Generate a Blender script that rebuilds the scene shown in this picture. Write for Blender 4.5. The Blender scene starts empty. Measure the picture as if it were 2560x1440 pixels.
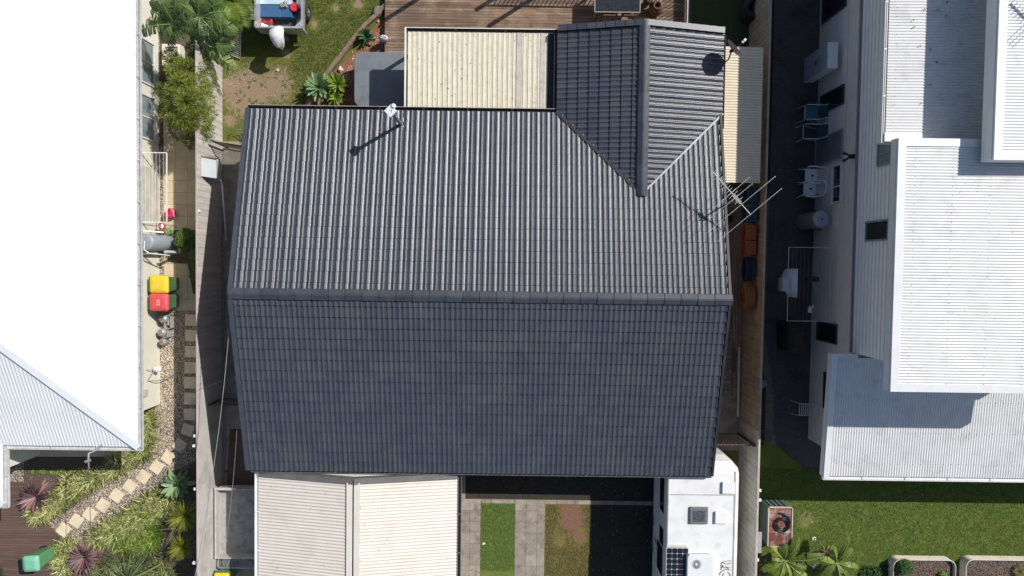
import bpy, bmesh, math, random
from mathutils import Vector, Matrix
R=math.radians
random.seed(7)
scn=bpy.context.scene
C=scn.collection
# ---------------------------------------------------------------- camera
F=1710.0; H=23.3; TX=-R(2.0); AZ=R(.75)
cam=bpy.data.cameras.new('camera'); cam.sensor_width=36; cam.lens=F/2560*36; cam.clip_end=500
co=bpy.data.objects.new('camera',cam); C.objects.link(co); co.location=(0,0,H); co.rotation_euler=(TX,0,AZ)
scn.camera=co
# ---------------------------------------------------------------- light
SA,SB=.87,.56            # shadow shift per metre of height (towards -x, -y)
world=bpy.data.worlds.new('World'); scn.world=world; world.use_nodes=True
nt=world.node_tree; bg=nt.nodes['Background']
sky=nt.nodes.new('ShaderNodeTexSky'); sky.sky_type='NISHITA'; sky.sun_disc=False
sky.sun_elevation=math.atan(1/math.hypot(SA,SB)); sky.sun_rotation=math.atan2(SA,SB)
sky.dust_density=1.0; sky.ozone_density=.9; sky.altitude=0
nt.links.new(sky.outputs[0],bg.inputs[0]); bg.inputs[1].default_value=.092
sl=bpy.data.lights.new('sun','SUN'); sl.energy=4.4; sl.angle=R(.5); sl.color=(1,.965,.912)
so=bpy.data.objects.new('sun',sl); C.objects.link(so); so.location=(12,8,30)
so.rotation_euler=Vector((-SA,-SB,-1)).to_track_quat('-Z','Y').to_euler()
scn.view_settings.view_transform='Standard'; scn.view_settings.look='None'
scn.view_settings.exposure=.09; scn.view_settings.gamma=1
# ---------------------------------------------------------------- pixel helpers
def ray(px,py):
    x=px-1280; y=720-py
    d=Vector((x,F*math.sin(TX)+y*math.cos(TX),-F*math.cos(TX)+y*math.sin(TX)))
    c,s=math.cos(AZ),math.sin(AZ)
    return Vector((d.x*c-d.y*s,d.x*s+d.y*c,d.z))
def P(px,py,z=0.0):
    d=ray(px,py); k=(z-H)/d.z
    return Vector((d.x*k,d.y*k,z))
def PX(px,py,X):
    d=ray(px,py); k=X/d.x
    return Vector((X,d.y*k,H+d.z*k))
def PL(lst,z=0): return [P(a,b,z) for a,b in lst]
U=random.uniform
# ---------------------------------------------------------------- materials
MATS={}
def nodes(name):
    m=bpy.data.materials.new(name); m.use_nodes=True; n=m.node_tree
    return m,n,n.nodes['Principled BSDF']
def c4(c): return (c[0],c[1],c[2],1)
def mixc(n,fac,a,b):
    mx=n.nodes.new('ShaderNodeMix'); mx.data_type='RGBA'
    for k,v in ((0,fac),(6,a),(7,b)):
        if isinstance(v,(tuple,list)): mx.inputs[k].default_value=c4(v)
        elif isinstance(v,(int,float)): mx.inputs[k].default_value=v
        else: n.links.new(v,mx.inputs[k])
    return mx.outputs[2]
def mapr(n,v,a,b,c=0,d=1):
    r=n.nodes.new('ShaderNodeMapRange'); n.links.new(v,r.inputs[0])
    for i,x in enumerate((a,b,c,d)): r.inputs[i+1].default_value=x
    return r.outputs[0]
def math1(n,op,a,b=0):
    m=n.nodes.new('ShaderNodeMath'); m.operation=op
    for i,v in enumerate((a,b)):
        if isinstance(v,(int,float)): m.inputs[i].default_value=v
        else: n.links.new(v,m.inputs[i])
    return m.outputs[0]
def noise(n,pos,scale,detail=4,stretch=None,rough=.6):
    if stretch:
        mp=n.nodes.new('ShaderNodeVectorMath'); mp.operation='MULTIPLY'; n.links.new(pos,mp.inputs[0]); mp.inputs[1].default_value=stretch; pos=mp.outputs[0]
    t=n.nodes.new('ShaderNodeTexNoise'); n.links.new(pos,t.inputs['Vector']); t.inputs['Scale'].default_value=scale; t.inputs['Detail'].default_value=detail; t.inputs['Roughness'].default_value=rough
    return t.outputs[0]
def bumpn(n,b,h,strength,dist=.01):
    x=n.nodes.new('ShaderNodeBump'); x.inputs['Strength'].default_value=strength; x.inputs['Distance'].default_value=dist
    n.links.new(h,x.inputs['Height']); n.links.new(x.outputs[0],b.inputs['Normal'])
def M(name,c1,c2=None,scale=3,rough=.7,bump=0,bscale=60,metal=0,rv=0,trans=0,stretch=None,lo=.38,hi=.62,coat=0,spec=.5,c3=None,s3=1,rcol=None,alpha=1):
    if name in MATS: return MATS[name]
    m,n,b=nodes(name)
    g=n.nodes.new('ShaderNodeNewGeometry'); pos=g.outputs['Position']
    if c2 is None: c2=tuple(x*.82 for x in c1)
    col=mixc(n,mapr(n,noise(n,pos,scale,5,stretch),lo,hi),c1,c2)
    if c3: col=mixc(n,mapr(n,noise(n,pos,s3,6),.5,.7),col,c3)
    if rv or rcol:
        at=n.nodes.new('ShaderNodeAttribute'); at.attribute_name='rnd'
        if rcol: col=mixc(n,mapr(n,at.outputs[2],.3,1),col,rcol)
        if rv:
            h=n.nodes.new('ShaderNodeHueSaturation'); n.links.new(col,h.inputs['Color'])
            n.links.new(mapr(n,at.outputs[2],0,1,1-rv,1+rv),h.inputs['Value']); col=h.outputs[0]
    n.links.new(col,b.inputs['Base Color'])
    b.inputs['Roughness'].default_value=rough; b.inputs['Metallic'].default_value=metal
    b.inputs['Specular IOR Level'].default_value=spec
    if coat: b.inputs['Coat Weight'].default_value=coat; b.inputs['Coat Roughness'].default_value=.15
    if alpha<1: b.inputs['Alpha'].default_value=alpha
    if bump: bumpn(n,b,noise(n,pos,bscale,4),bump)
    if trans:
        tr=n.nodes.new('ShaderNodeBsdfTranslucent'); n.links.new(col,tr.inputs[0])
        ms=n.nodes.new('ShaderNodeMixShader'); ms.inputs[0].default_value=trans
        n.links.new(b.outputs[0],ms.inputs[1]); n.links.new(tr.outputs[0],ms.inputs[2])
        n.links.new(ms.outputs[0],n.nodes['Material Output'].inputs[0])
    MATS[name]=m; return m
def groundmat(name,g1,g2,d1,d2,blobs,bias=.5,fine=45):
    """grass g1/g2 worn to dirt d1/d2 round the given patches"""
    m,n,b=nodes(name); g=n.nodes.new('ShaderNodeNewGeometry'); pos=g.outputs['Position']
    gr=mixc(n,mapr(n,noise(n,pos,fine,3),.3,.7),g1,g2)
    gr=mixc(n,mapr(n,noise(n,pos,2.2,5),.42,.68,0,.55),gr,(g2[0]*1.5,g2[1]*1.1,g2[2]))
    dr=mixc(n,mapr(n,noise(n,pos,30,6),.35,.65),d1,d2)
    w=math1(n,'MULTIPLY',noise(n,pos,1.6,8,rough=.75),1.0)
    acc=mapr(n,w,bias,bias+.25,0,.45)
    for (x,y,r,s) in blobs:
        vm=n.nodes.new('ShaderNodeVectorMath'); vm.operation='DISTANCE'; n.links.new(pos,vm.inputs[0]); vm.inputs[1].default_value=(x,y,0)
        f=mapr(n,vm.outputs['Value'],r,r*.25,0,s)
        acc=math1(n,'MAXIMUM',acc,f)
    acc=math1(n,'ADD',acc,mapr(n,noise(n,pos,9,8,rough=.8),.25,.75,-.42,.42))
    f=mapr(n,acc,.42,.6)
    n.links.new(mixc(n,f,gr,dr),b.inputs['Base Color']); b.inputs['Roughness'].default_value=.95; b.inputs['Specular IOR Level'].default_value=.15
    bumpn(n,b,noise(n,pos,fine*1.2,4),.9,.03)
    return m
def pebblemat(name,cols,scale=38,bump=1):
    m,n,b=nodes(name); g=n.nodes.new('ShaderNodeNewGeometry'); pos=g.outputs['Position']
    v=n.nodes.new('ShaderNodeTexVoronoi'); n.links.new(pos,v.inputs['Vector']); v.inputs['Scale'].default_value=scale
    sp=n.nodes.new('ShaderNodeSeparateColor'); n.links.new(v.outputs['Color'],sp.inputs[0])
    r=n.nodes.new('ShaderNodeValToRGB'); n.links.new(sp.outputs[0],r.inputs[0])
    el=r.color_ramp.elements
    while len(el)<len(cols): el.new(.5)
    for i,c in enumerate(cols): el[i].position=i/(len(cols)-1); el[i].color=c4(c)
    col=mixc(n,mapr(n,v.outputs['Distance'],.35,.75),r.outputs[0],tuple(x*.3 for x in cols[0]))
    n.links.new(col,b.inputs['Base Color']); b.inputs['Roughness'].default_value=.8
    inv=math1(n,'SUBTRACT',1,v.outputs['Distance']); bumpn(n,b,inv,bump,.02)
    return m
# ---------------------------------------------------------------- mesh builder
WORLD=set()
class MB:
    def __init__(s): s.v=[];s.f=[];s.r=[];s.sm=[];s.mi=[];s.cm=0
    def add(s,vs,fs,rnd=None,smooth=False):
        o=len(s.v); s.v.extend([tuple(x) for x in vs])
        q=random.random() if rnd is None else rnd
        for f in fs: s.f.append(tuple(i+o for i in f)); s.r.append(q); s.sm.append(smooth); s.mi.append(s.cm)
        return s
    def box(s,a,b,rnd=None,rz=0,c=None):
        x0,y0,z0=min(a[0],b[0]),min(a[1],b[1]),min(a[2],b[2]); x1,y1,z1=max(a[0],b[0]),max(a[1],b[1]),max(a[2],b[2])
        vs=[Vector(p) for p in ((x0,y0,z0),(x1,y0,z0),(x1,y1,z0),(x0,y1,z0),(x0,y0,z1),(x1,y0,z1),(x1,y1,z1),(x0,y1,z1))]
        if rz:
            c=Vector(c) if c else Vector(((x0+x1)/2,(y0+y1)/2,0)); c.z=0; m=Matrix.Rotation(rz,3,'Z'); vs=[m@(v-c)+c for v in vs]
        return s.add(vs,[(0,3,2,1),(4,5,6,7),(0,1,5,4),(1,2,6,5),(2,3,7,6),(3,0,4,7)],rnd)
    def cbox(s,c,d,rz=0,rnd=None):
        return s.box((c[0]-d[0]/2,c[1]-d[1]/2,c[2]),(c[0]+d[0]/2,c[1]+d[1]/2,c[2]+d[2]),rnd,rz,c)
    def prism(s,poly,z0,z1,rnd=None,bot=True):
        n=len(poly); a=sum(poly[i][0]*poly[(i+1)%n][1]-poly[(i+1)%n][0]*poly[i][1] for i in range(n))
        if a<0: poly=poly[::-1]
        vs=[(p[0],p[1],z0) for p in poly]+[(p[0],p[1],z1) for p in poly]
        fs=[tuple(range(n,2*n))]+[(i,(i+1)%n,(i+1)%n+n,i+n) for i in range(n)]
        if bot: fs.append(tuple(range(n-1,-1,-1)))
        return s.add(vs,fs,rnd)
    def loft(s,rings,caps=True,smooth=False,rnd=None):
        n=len(rings[0]); vs=[p for r in rings for p in r]
        fs=[(k*n+i,k*n+(i+1)%n,(k+1)*n+(i+1)%n,(k+1)*n+i) for k in range(len(rings)-1) for i in range(n)]
        s.add(vs,fs,rnd,smooth)
        if caps: s.add(rings[0],[tuple(range(n-1,-1,-1))],rnd); s.add(rings[-1],[tuple(range(n))],rnd)
        return s
    def lathe(s,c,prof,n=20,smooth=True,rnd=None,sx=1,sy=1,rz=0):
        rings=[]
        for r,z in prof:
            ring=[]
            for i in range(n):
                a=2*math.pi*i/n; x=r*sx*math.cos(a); y=r*sy*math.sin(a)
                ring.append((c[0]+x*math.cos(rz)-y*math.sin(rz),c[1]+x*math.sin(rz)+y*math.cos(rz),c[2]+z))
            rings.append(ring)
        return s.loft(rings,True,smooth,rnd)
    def tube(s,pts,r,n=8,caps=True,rnd=None,closed=False):
        pts=[Vector(p) for p in pts]; rings=[]
        m=len(pts)
        for i,p in enumerate(pts):
            if closed: d=pts[(i+1)%m]-pts[i-1]
            else: d=(pts[min(i+1,m-1)]-pts[max(i-1,0)])
            if d.length<1e-6: d=Vector((0,0,1))
            d.normalize(); a=Vector((0,0,1)) if abs(d.z)<.9 else Vector((1,0,0))
            e1=d.cross(a).normalized(); e2=d.cross(e1)
            rr=r[i] if isinstance(r,(list,tuple)) else r
            rings.append([p+e1*rr*math.cos(2*math.pi*k/n)+e2*rr*math.sin(2*math.pi*k/n) for k in range(n)])
        if closed: rings.append(rings[0])
        # orient outward
        s.loft([r_[::-1] for r_ in rings],caps and not closed,n>5,rnd); return s
    def bar(s,a,b,w,h,rnd=None):
        a=Vector(a);b=Vector(b);d=(b-a).normalized(); up=Vector((0,0,1)) if abs(d.z)<.95 else Vector((0,1,0))
        e1=d.cross(up).normalized()*w/2; e2=e1.cross(d).normalized()*h/2
        q=lambda p:[p-e1-e2,p+e1-e2,p+e1+e2,p-e1+e2]
        return s.loft([q(b),q(a)],True,False,rnd)
    def sheet(s,poly,rnd=None):
        n=len(poly); a=sum(poly[i][0]*poly[(i+1)%n][1]-poly[(i+1)%n][0]*poly[i][1] for i in range(n))
        if a<0: poly=poly[::-1]
        return s.add(poly,[tuple(range(n))],rnd)
    def blade(s,base,az,L,w,rise,droop,segs=5,rnd=None,fold=0,twist=0,tip=.03,shape=0):
        base=Vector(base); q=random.random() if rnd is None else rnd
        vs=[];fs=[]; d=Vector((math.cos(az),math.sin(az),0)); e=Vector((-d.y,d.x,0))
        for i in range(segs+1):
            t=i/segs
            p=base+d*L*t*(1-.12*t*t)+Vector((0,0,rise*t-droop*t*t))
            ww=w*(math.sin(math.pi*min(1,max(tip,(.12+.88*t))**(.8 if shape==0 else 1.3))) if t<1 else tip)*.5
            if shape==2: ww=w*.5*(1-t)**.7*(1 if t>0.05 else .8)+.001
            ee=e*math.cos(twist*t)+Vector((0,0,1))*math.sin(twist*t)
            if fold: vs+= [p-ee*ww+Vector((0,0,fold*ww)),p,p+ee*ww+Vector((0,0,fold*ww))]
            else: vs+=[p-ee*ww,p+ee*ww]
        k=3 if fold else 2
        for i in range(segs):
            for j in range(k-1): fs.append((i*k+j,(i+1)*k+j,(i+1)*k+j+1,i*k+j+1))
        return s.add(vs,fs,q,segs>2)
    def build(s,name,mat,parent=None,clips=None,label=None,cat=None,group=None,kind=None,origin=None,bevel=0):
        off=Vector((0,0,0)); rt=parent
        while rt is not None and rt.parent is not None: rt=rt.parent
        if rt is not None and rt.name in WORLD: off=rt.location.copy()
        if parent is None and kind is None:
            if origin is None:
                xs=[v[0] for v in s.v]; ys=[v[1] for v in s.v]; zs=[v[2] for v in s.v]
                origin=((min(xs)+max(xs))/2,(min(ys)+max(ys))/2,min(zs))
            off=Vector(origin)
        me=bpy.data.meshes.new(name)
        me.from_pydata([(v[0]-off.x,v[1]-off.y,v[2]-off.z) for v in s.v],[],s.f)
        mats=mat if isinstance(mat,(list,tuple)) else [mat]
        for m in mats: me.materials.append(m)
        a=me.attributes.new('rnd','FLOAT','FACE'); a.data.foreach_set('value',s.r)
        me.polygons.foreach_set('use_smooth',s.sm); me.polygons.foreach_set('material_index',s.mi)
        if clips or bevel:
            bm=bmesh.new(); bm.from_mesh(me)
            for co_,no in (clips or []):
                bmesh.ops.bisect_plane(bm,geom=bm.verts[:]+bm.edges[:]+bm.faces[:],dist=1e-5,plane_co=Vector(co_)-off,plane_no=no,clear_outer=True)
            if bevel:
                bmesh.ops.remove_doubles(bm,verts=bm.verts[:],dist=1e-5)
                es=[e for e in bm.edges if len(e.link_faces)==2 and e.calc_face_angle(0)>.5]
                bmesh.ops.bevel(bm,geom=es,offset=bevel,segments=2,affect='EDGES',profile=.6)
            bm.to_mesh(me); bm.free()
        me.update()
        o=bpy.data.objects.new(name,me); C.objects.link(o)
        if parent is None and kind is None: o.location=off
        if parent is not None: o.parent=parent
        tag(o,label,cat,group,kind); return o
def tag(o,label=None,cat=None,group=None,kind=None):
    if label: o['label']=label
    if cat: o['category']=cat
    if group: o['group']=group
    if kind: o['kind']=kind
    return o
def thing(name,label,cat,loc=(0,0,0),rz=0,group=None,world=True):
    o=bpy.data.objects.new(name,None); C.objects.link(o); o.location=loc; o.rotation_euler=(0,0,rz)
    o.empty_display_size=.2
    if world: WORLD.add(o.name)
    return tag(o,label,cat,group)
def dup(o,loc,rz=0,label=None,parent=None):
    c=o.copy(); C.objects.link(c)
    if parent is None: c.location=loc; c.rotation_euler=(0,0,rz)
    else: c.parent=parent
    if label: c['label']=label
    for ch in list(o.children): dup(ch,None,0,None,c)
    return c
def corr(mb,o,eu,ev,Lu,Lv,pitch=.076,amp=.009,n=6,prof=None,rnd=.5):
    """ribbed sheet: ribs run along ev, profile across eu"""
    o=Vector(o);eu=Vector(eu).normalized();ev=Vector(ev).normalized(); nn=eu.cross(ev).normalized()
    if nn.z<0: nn=-nn
    k=int(round(Lu/pitch)); vs=[];fs=[]
    for i in range(k):
        if prof:
            pts=[(i*pitch+a*pitch,b) for a,b in prof]
        else: pts=[(i*pitch+pitch*j/n,amp*math.cos(2*math.pi*j/n)) for j in range(n)]
        for a,b in pts:
            p=o+eu*a+nn*b; vs+=[p,p+ev*Lv]
    m=len(vs)//2
    up=(eu.cross(ev)).z>0
    for i in range(m-1): fs.append((2*i,2*i+2,2*i+3,2*i+1) if up else (2*i,2*i+1,2*i+3,2*i+2))
    mb.add(vs,fs,rnd,prof is None)
# ================================================================ MATERIALS
tileM=M('roof_tile',(.041,.048,.064),(.050,.057,.071),scale=2.5,rough=.36,bump=.3,bscale=70,rv=.09,spec=.68,c3=(.062,.066,.078),s3=1.1)
capM=M('ridge_cap',(.042,.048,.063),(.055,.06,.072),scale=4,rough=.42,bump=.15,rv=.15)
darkmetal=M('dark_metal',(.022,.022,.026),(.035,.033,.033),rough=.45)
gutM=M('gutter_brown',(.028,.024,.024),(.045,.038,.036),rough=.5,scale=8)
silver=M('galvanised',(.5,.52,.53),(.36,.38,.4),scale=12,rough=.35,metal=.6,bump=.1)
zinc=M('zinc_strip',(.3,.31,.32),(.22,.23,.24),rough=.55,metal=.3)
whiteM=M('white_paint',(.78,.79,.78),(.7,.71,.7),rough=.45)
whitePl=M('white_plastic',(.7,.71,.72),(.62,.63,.65),rough=.4)
roofW=M('white_roof',(.65,.645,.64),(.62,.615,.61),scale=.9,rough=.42,c3=(.54,.53,.52),s3=2.5)
roofW2=M('bright_white_roof',(.8,.81,.81),(.76,.77,.77),scale=1,rough=.4)
trimW=M('white_trim',(.71,.715,.71),(.66,.665,.66),scale=2,rough=.4)
creamRoof=M('cream_ribbed_roof',(.80,.755,.60),(.74,.68,.53),scale=5,rough=.5,rcol=(.24,.17,.11),stretch=(1,.15,1),c3=(.68,.62,.48),s3=5,lo=.45,hi=.75)
creamLt=M('cream_steel',(.72,.65,.57),(.69,.625,.54),scale=1.5,rough=.45,c3=(.64,.57,.49),s3=1.3)
creamLean=M('cream_leanto',(.70,.60,.45),(.64,.55,.41),scale=4,rough=.5)
greyTrim=M('grey_trim',(.13,.125,.115),(.16,.15,.14),rough=.5)
render=M('render_wall',(.74,.70,.66),(.69,.65,.61),scale=3,rough=.85,bump=.2)
renderL=M('cream_render',(.74,.71,.6),(.7,.67,.56),scale=2,rough=.8,bump=.15)
cladM=M('weatherboard',(.82,.84,.83),(.78,.80,.79),scale=3,rough=.6)
bandM=M('grey_band',(.2,.2,.24),(.22,.22,.26),rough=.6)
brick=M('brick_wall',(.22,.13,.09),(.28,.18,.12),scale=9,rough=.85)
palM=M('paling',(.50,.46,.42),(.57,.53,.48),scale=6,rough=.85,rv=.10,bump=.25,stretch=(1,1,.3))
palR=M('tan_fence',(.44,.37,.27),(.52,.44,.33),scale=5,rough=.8,rv=.08,bump=.2,c3=(.34,.29,.23),s3=3)
fibro=M('fibre_cement',(.56,.53,.49),(.48,.455,.42),scale=2.2,rough=.85,bump=.1,c3=(.36,.34,.32),s3=1.2)
concM=M('concrete',(.36,.31,.26),(.28,.24,.20),scale=3,rough=.9,bump=.3,c3=(.2,.17,.145),s3=1.5)
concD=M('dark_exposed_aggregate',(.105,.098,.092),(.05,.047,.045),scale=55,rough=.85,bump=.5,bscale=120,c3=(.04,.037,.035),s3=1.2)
paveT=M('tan_paver',(.60,.50,.34),(.54,.44,.30),scale=4,rough=.85,rv=.07,bump=.15)
paveG=M('grey_paver',(.35,.295,.245),(.29,.245,.205),scale=5,rough=.9,rv=.14,bump=.2,c3=(.17,.145,.12),s3=3)
stoneM=M('stepping_stone',(.74,.62,.44),(.68,.57,.41),scale=5,rough=.85,rv=.1,bump=.15,c3=(.5,.42,.3),s3=2)
deckM=M('deck_timber',(.22,.14,.088),(.14,.088,.058),scale=3,rough=.75,rv=.3,stretch=(.35,4,1),bump=.2,c3=(.33,.24,.16),s3=1.3)
deckD=M('dark_deck',(.135,.085,.066),(.105,.066,.052),scale=3,rough=.7,rv=.14,stretch=(.5,3,1),bump=.15)
soilM=M('garden_soil',(.12,.085,.062),(.065,.046,.035),scale=25,rough=.95,bump=1,bscale=60,c3=(.2,.16,.12),s3=40)
soilD=M('dark_soil_and_shade',(.05,.04,.03),(.024,.019,.015),scale=18,rough=.95,bump=1,c3=(.035,.05,.02),s3=2.5)
soilR=M('red_mulch',(.30,.105,.055),(.17,.07,.045),scale=35,rough=.95,bump=1,bscale=70,c3=(.34,.2,.13),s3=30)
dirtM=M('bare_ground',(.2,.16,.12),(.14,.11,.08),scale=9,rough=.95,bump=.6)
glassD=M('dark_glass',(.012,.014,.02),(.02,.022,.03),rough=.06,spec=.8)
glassB=M('blue_glass',(.20,.26,.27),(.28,.33,.33),rough=.1,spec=.8)
blackP=M('black_plastic',(.013,.013,.014),(.02,.02,.02),rough=.4)
blackR=M('rubber',(.018,.018,.018),(.03,.03,.03),rough=.8)
pvc=M('pvc_pipe',(.6,.59,.55),(.52,.51,.48),rough=.45)
pvcG=M('grey_pipe',(.2,.2,.205),(.26,.26,.265),rough=.5)
leafcols={}
def leafM(name,a,b,rv=.35,tr=.22,rough=.45,rcol=None): return M('leaf_'+name,a,b,scale=4,rough=rough,rv=rv,trans=tr,rcol=rcol,spec=.4)
# ================================================================ GROUND
def flat(name,poly,mat,z,kind='structure'):
    return MB().sheet([(p[0],p[1],z) for p in poly],.5).build(name,mat,kind=kind)
flat('ground',[(-150,-150),(150,-150),(150,150),(-150,150)],dirtM,0)
# back lawn of the middle house
bl=[(x,y,r,s) for (x,y,r,s) in [(*P(620,235)[:2],1.5,.8),(*P(690,215)[:2],1.2,.65),(*P(650,175)[:2],.6,.5),(*P(575,215)[:2],.55,.8),(*P(575,300)[:2],.55,.6),
   (*P(710,175)[:2],.5,.5),(*P(640,255)[:2],.7,.7),(*P(895,10)[:2],.35,.65),(*P(785,60)[:2],.3,.6),(*P(715,135)[:2],.35,.6),(*P(840,20)[:2],.25,.6),(*P(705,230)[:2],.55,.45),(*P(740,200)[:2],.7,.35),(*P(770,120)[:2],.6,.25)]]
lawnB=groundmat('back_lawn',(.085,.115,.022),(.15,.165,.045),(.36,.27,.185),(.26,.185,.125),bl,bias=.47)
flat('back_lawn',[(-9.83,13),(-4.2,13),(-4.2,4),(-9.83,4)],lawnB,.004)
flat('side_path',[(-9.83,4.02),(-7.0,4.02),(-7.0,-7.2),(-9.83,-7.2)],concM,.006)
flat('side_path',[(6.0,2.6),(7.86,2.6),(7.86,-6.3),(6.0,-6.3)],concM,.006)
bed1=PL([(985,62),(960,50),(945,55),(905,115),(835,178),(770,262),(745,300),(1000,320),(1000,140)])
flat('mulch_bed',bed1,soilR,.010)
# left neighbour's side yard
gravM=pebblemat('brown_pebbles',[(.19,.15,.115),(.40,.33,.25),(.55,.47,.37),(.29,.23,.175),(.68,.60,.50)],scale=26)
flat('gravel_path',[(-12.2,12),(-9.9,12),(-9.9,-11.5),(-18,-11.5),(-18,-4.9),(-12.2,-4.9)],gravM,.004)
mb=MB()
y0=P(440,776).y
for j in range(0,17):
    for i in range(3):
        if i==0 and j<2: continue
        xa=P(499,600).x-.4*(3-i); ya=y0+j*.4
        mb.box((xa+.004,ya+.004,.0),(xa+.396,ya+.396,.03))
mb.build('paved_path',paveT,kind='structure')
flat('garden_bed',PL([(345,1030),(388,1012),(384,1090),(374,1130),(335,1162),(262,1206),(190,1262),(122,1308),(60,1300),(60,1140),(345,1140)]),soilM,.008)
flat('garden_bed',PL([(168,1372),(205,1348),(272,1304),(342,1258),(402,1218),(436,1178),(495,1150),(495,1480),(150,1480)]),soilM,.009)
flat('garden_bed',PL([(355,0),(560,0),(556,160),(500,360),(400,360),(400,60)]),soilM,.007)
flat('garden_bed',PL([(425,575),(498,575),(498,735),(484,735),(470,660),(420,655)]),soilM,.031)
# deck bottom left (boards along x)
mb=MB(); Y=P(0,1205).y
poly=[P(-260,1205),P(60,1205),P(62,1250),P(125,1310),P(172,1362),P(150,1500),P(-260,1500)]
while Y>-12.2:
    # x extent of polygon on this row
    xs=[]
    for a,b in zip(poly,poly[1:]+poly[:1]):
        if (a.y-Y)*(b.y-Y)<0: xs.append(a.x+(b.x-a.x)*(Y-a.y)/(b.y-a.y))
    if len(xs)>=2: mb.box((min(xs),Y-.082,0),(max(xs),Y,.06))
    Y-=.088
mb.build('front_deck',deckD,kind='structure')
flat('porch_slab',PL([(-100,1118),(262,1118),(262,1141),(95,1141),(90,1136),(-100,1136)]),paveT,.03)
flat('porch_slab',PL([(262,1112),(345,1112),(300,1141),(263,1141)]),paveT,.035)
# front yard of the middle house
fy=[(*P(1430,1300)[:2],.75,.95),(*P(1425,1262)[:2],.6,.8),(*P(1450,1340)[:2],.5,.6),(*P(1400,1350)[:2],.4,.35)]
lawnF=groundmat('front_verge',(.14,.135,.035),(.22,.19,.07),(.20,.105,.07),(.27,.16,.10),fy,bias=.56,fine=60)
lawnG=groundmat('front_lawn_strip',(.12,.18,.04),(.17,.23,.065),(.2,.15,.08),(.15,.11,.06),[],bias=.9,fine=60)
flat('front_yard',[(-1.9,-6.2),(7.85,-6.2),(7.85,-12),(-1.9,-12)],lawnF,.004)
a=P(1202,1258); b=P(1288,1258); ybot=-12
flat('front_lawn_strip',[(a.x,a.y),(b.x,a.y),(b.x,ybot),(a.x,ybot)],lawnG,.012)
mb=MB()
def pave(xa,xb,ya,yb,w,h):
    y=ya
    while y>yb:
        x=xa
        while x<xb-.02:
            x2=min(x+w,xb); mb.box((x+.004,y-h+.004,0),(x2-.004,y-.004,.028)); x=x2
        y-=h
pave(P(1147,1300).x,a.x,P(1170,1247).y,ybot,.38,.385)
xr=P(1362,1300).x
pave(b.x,xr,P(1170,1247).y,ybot,.38,.385)
pave(a.x,b.x,P(1170,1247).y,a.y+.01,.38,a.y*0+abs(P(1170,1247).y-a.y)-.01)
pave(xr,P(1640,1250).x,P(1170,1247).y,a.y+.01,.38,abs(P(1170,1247).y-a.y)-.01)
mb.build('paved_driveway',paveG,kind='structure')
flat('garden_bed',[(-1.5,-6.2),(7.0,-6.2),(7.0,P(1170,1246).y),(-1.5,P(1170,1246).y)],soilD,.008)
flat('caravan_shade_sheet',PL([(1476,1262),(1660,1262),(1660,1500),(1468,1500)]),soilD,.009)  # dark soil sheet over the caravan's shadow, its colour deepens the shade
flat('driveway_slab',[(-9.8,-7.3),(-1.5,-7.3),(-1.5,-12),(-9.8,-12)],concM,.007)
# right neighbour's yard
flat('garden_bed',[(7.95,14),(8.75,14),(8.75,3),(8.45,1.2),(8.45,-2.8),(8.75,-4),(8.75,-6.2),(7.95,-6.2)],M('mulch_dark',(.055,.035,.03),(.03,.02,.018),scale=30,rough=.95,bump=1),.004)
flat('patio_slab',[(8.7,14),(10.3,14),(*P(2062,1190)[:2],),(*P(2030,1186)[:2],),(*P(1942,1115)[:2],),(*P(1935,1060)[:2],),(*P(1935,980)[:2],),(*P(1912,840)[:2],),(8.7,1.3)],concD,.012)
lawnR=groundmat('right_lawn',(.085,.14,.024),(.15,.20,.045),(.26,.24,.10),(.2,.16,.08),[(*P(2015,1300)[:2],.9,.5),(*P(2040,1345)[:2],.8,.42),(*P(1985,1400)[:2],.5,.6)],bias=.62,fine=50)
flat('right_lawn',[(7.95,-6.1),(30,-6.1),(30,-13),(7.95,-13)],lawnR,.008)

# grass blades (stuff)
def pip(x,y,poly):
    c=False; n=len(poly)
    for i in range(n):
        a=poly[i]; b=poly[i-1]
        if (a[1]>y)!=(b[1]>y) and x<(b[0]-a[0])*(y-a[1])/(b[1]-a[1])+a[0]: c=not c
    return c
def scatter(poly,n):
    xs=[p[0] for p in poly]; ys=[p[1] for p in poly]; out=[]
    while len(out)<n:
        x=U(min(xs),max(xs)); y=U(min(ys),max(ys))
        if pip(x,y,poly): out.append((x,y))
    return out
def turf(name,poly,n,cols,h=.05,avoid=(),w=.012):
    mb=MB()
    for x,y in scatter(poly,n):
        if any(math.hypot(x-a,y-b_)<r*U(.5,1.1) for a,b_,r in avoid): continue
        for k in range(3):
            az=U(0,6.28); L=U(.02,.06); hh=h*U(.5,1.2); e=Vector((-math.sin(az),math.cos(az),0))*w*.5
            o=Vector((x+U(-.02,.02),y+U(-.02,.02),.01)); t=o+Vector((math.cos(az)*L,math.sin(az)*L,hh))
            mb.add([o-e,o+e,t],[(0,1,2)])
    return mb.build(name,cols,kind='stuff')
grassA=leafM('turf',(.13,.17,.035),(.18,.21,.06),rv=.5,rough=.8,tr=.3)
av=[(x,y,r) for x,y,r,s in bl if s>.55]
lawnpoly=PL([(600,-120),(1000,-60),(955,20),(900,90),(820,185),(760,262),(600,300),(570,355),(558,180)])
o=turf('lawn_grass',lawnpoly,15000,grassA,avoid=av); 
turf('lawn_grass',[(8.6,-6.9),(19,-6.9),(19,-10.6),(8.6,-10.6)],38000,leafM('turf2',(.12,.20,.035),(.19,.24,.06),rv=.6,rough=.8,tr=.3),avoid=[(*P(2015,1300)[:2],.35)],h=.035,w=.010)
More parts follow.
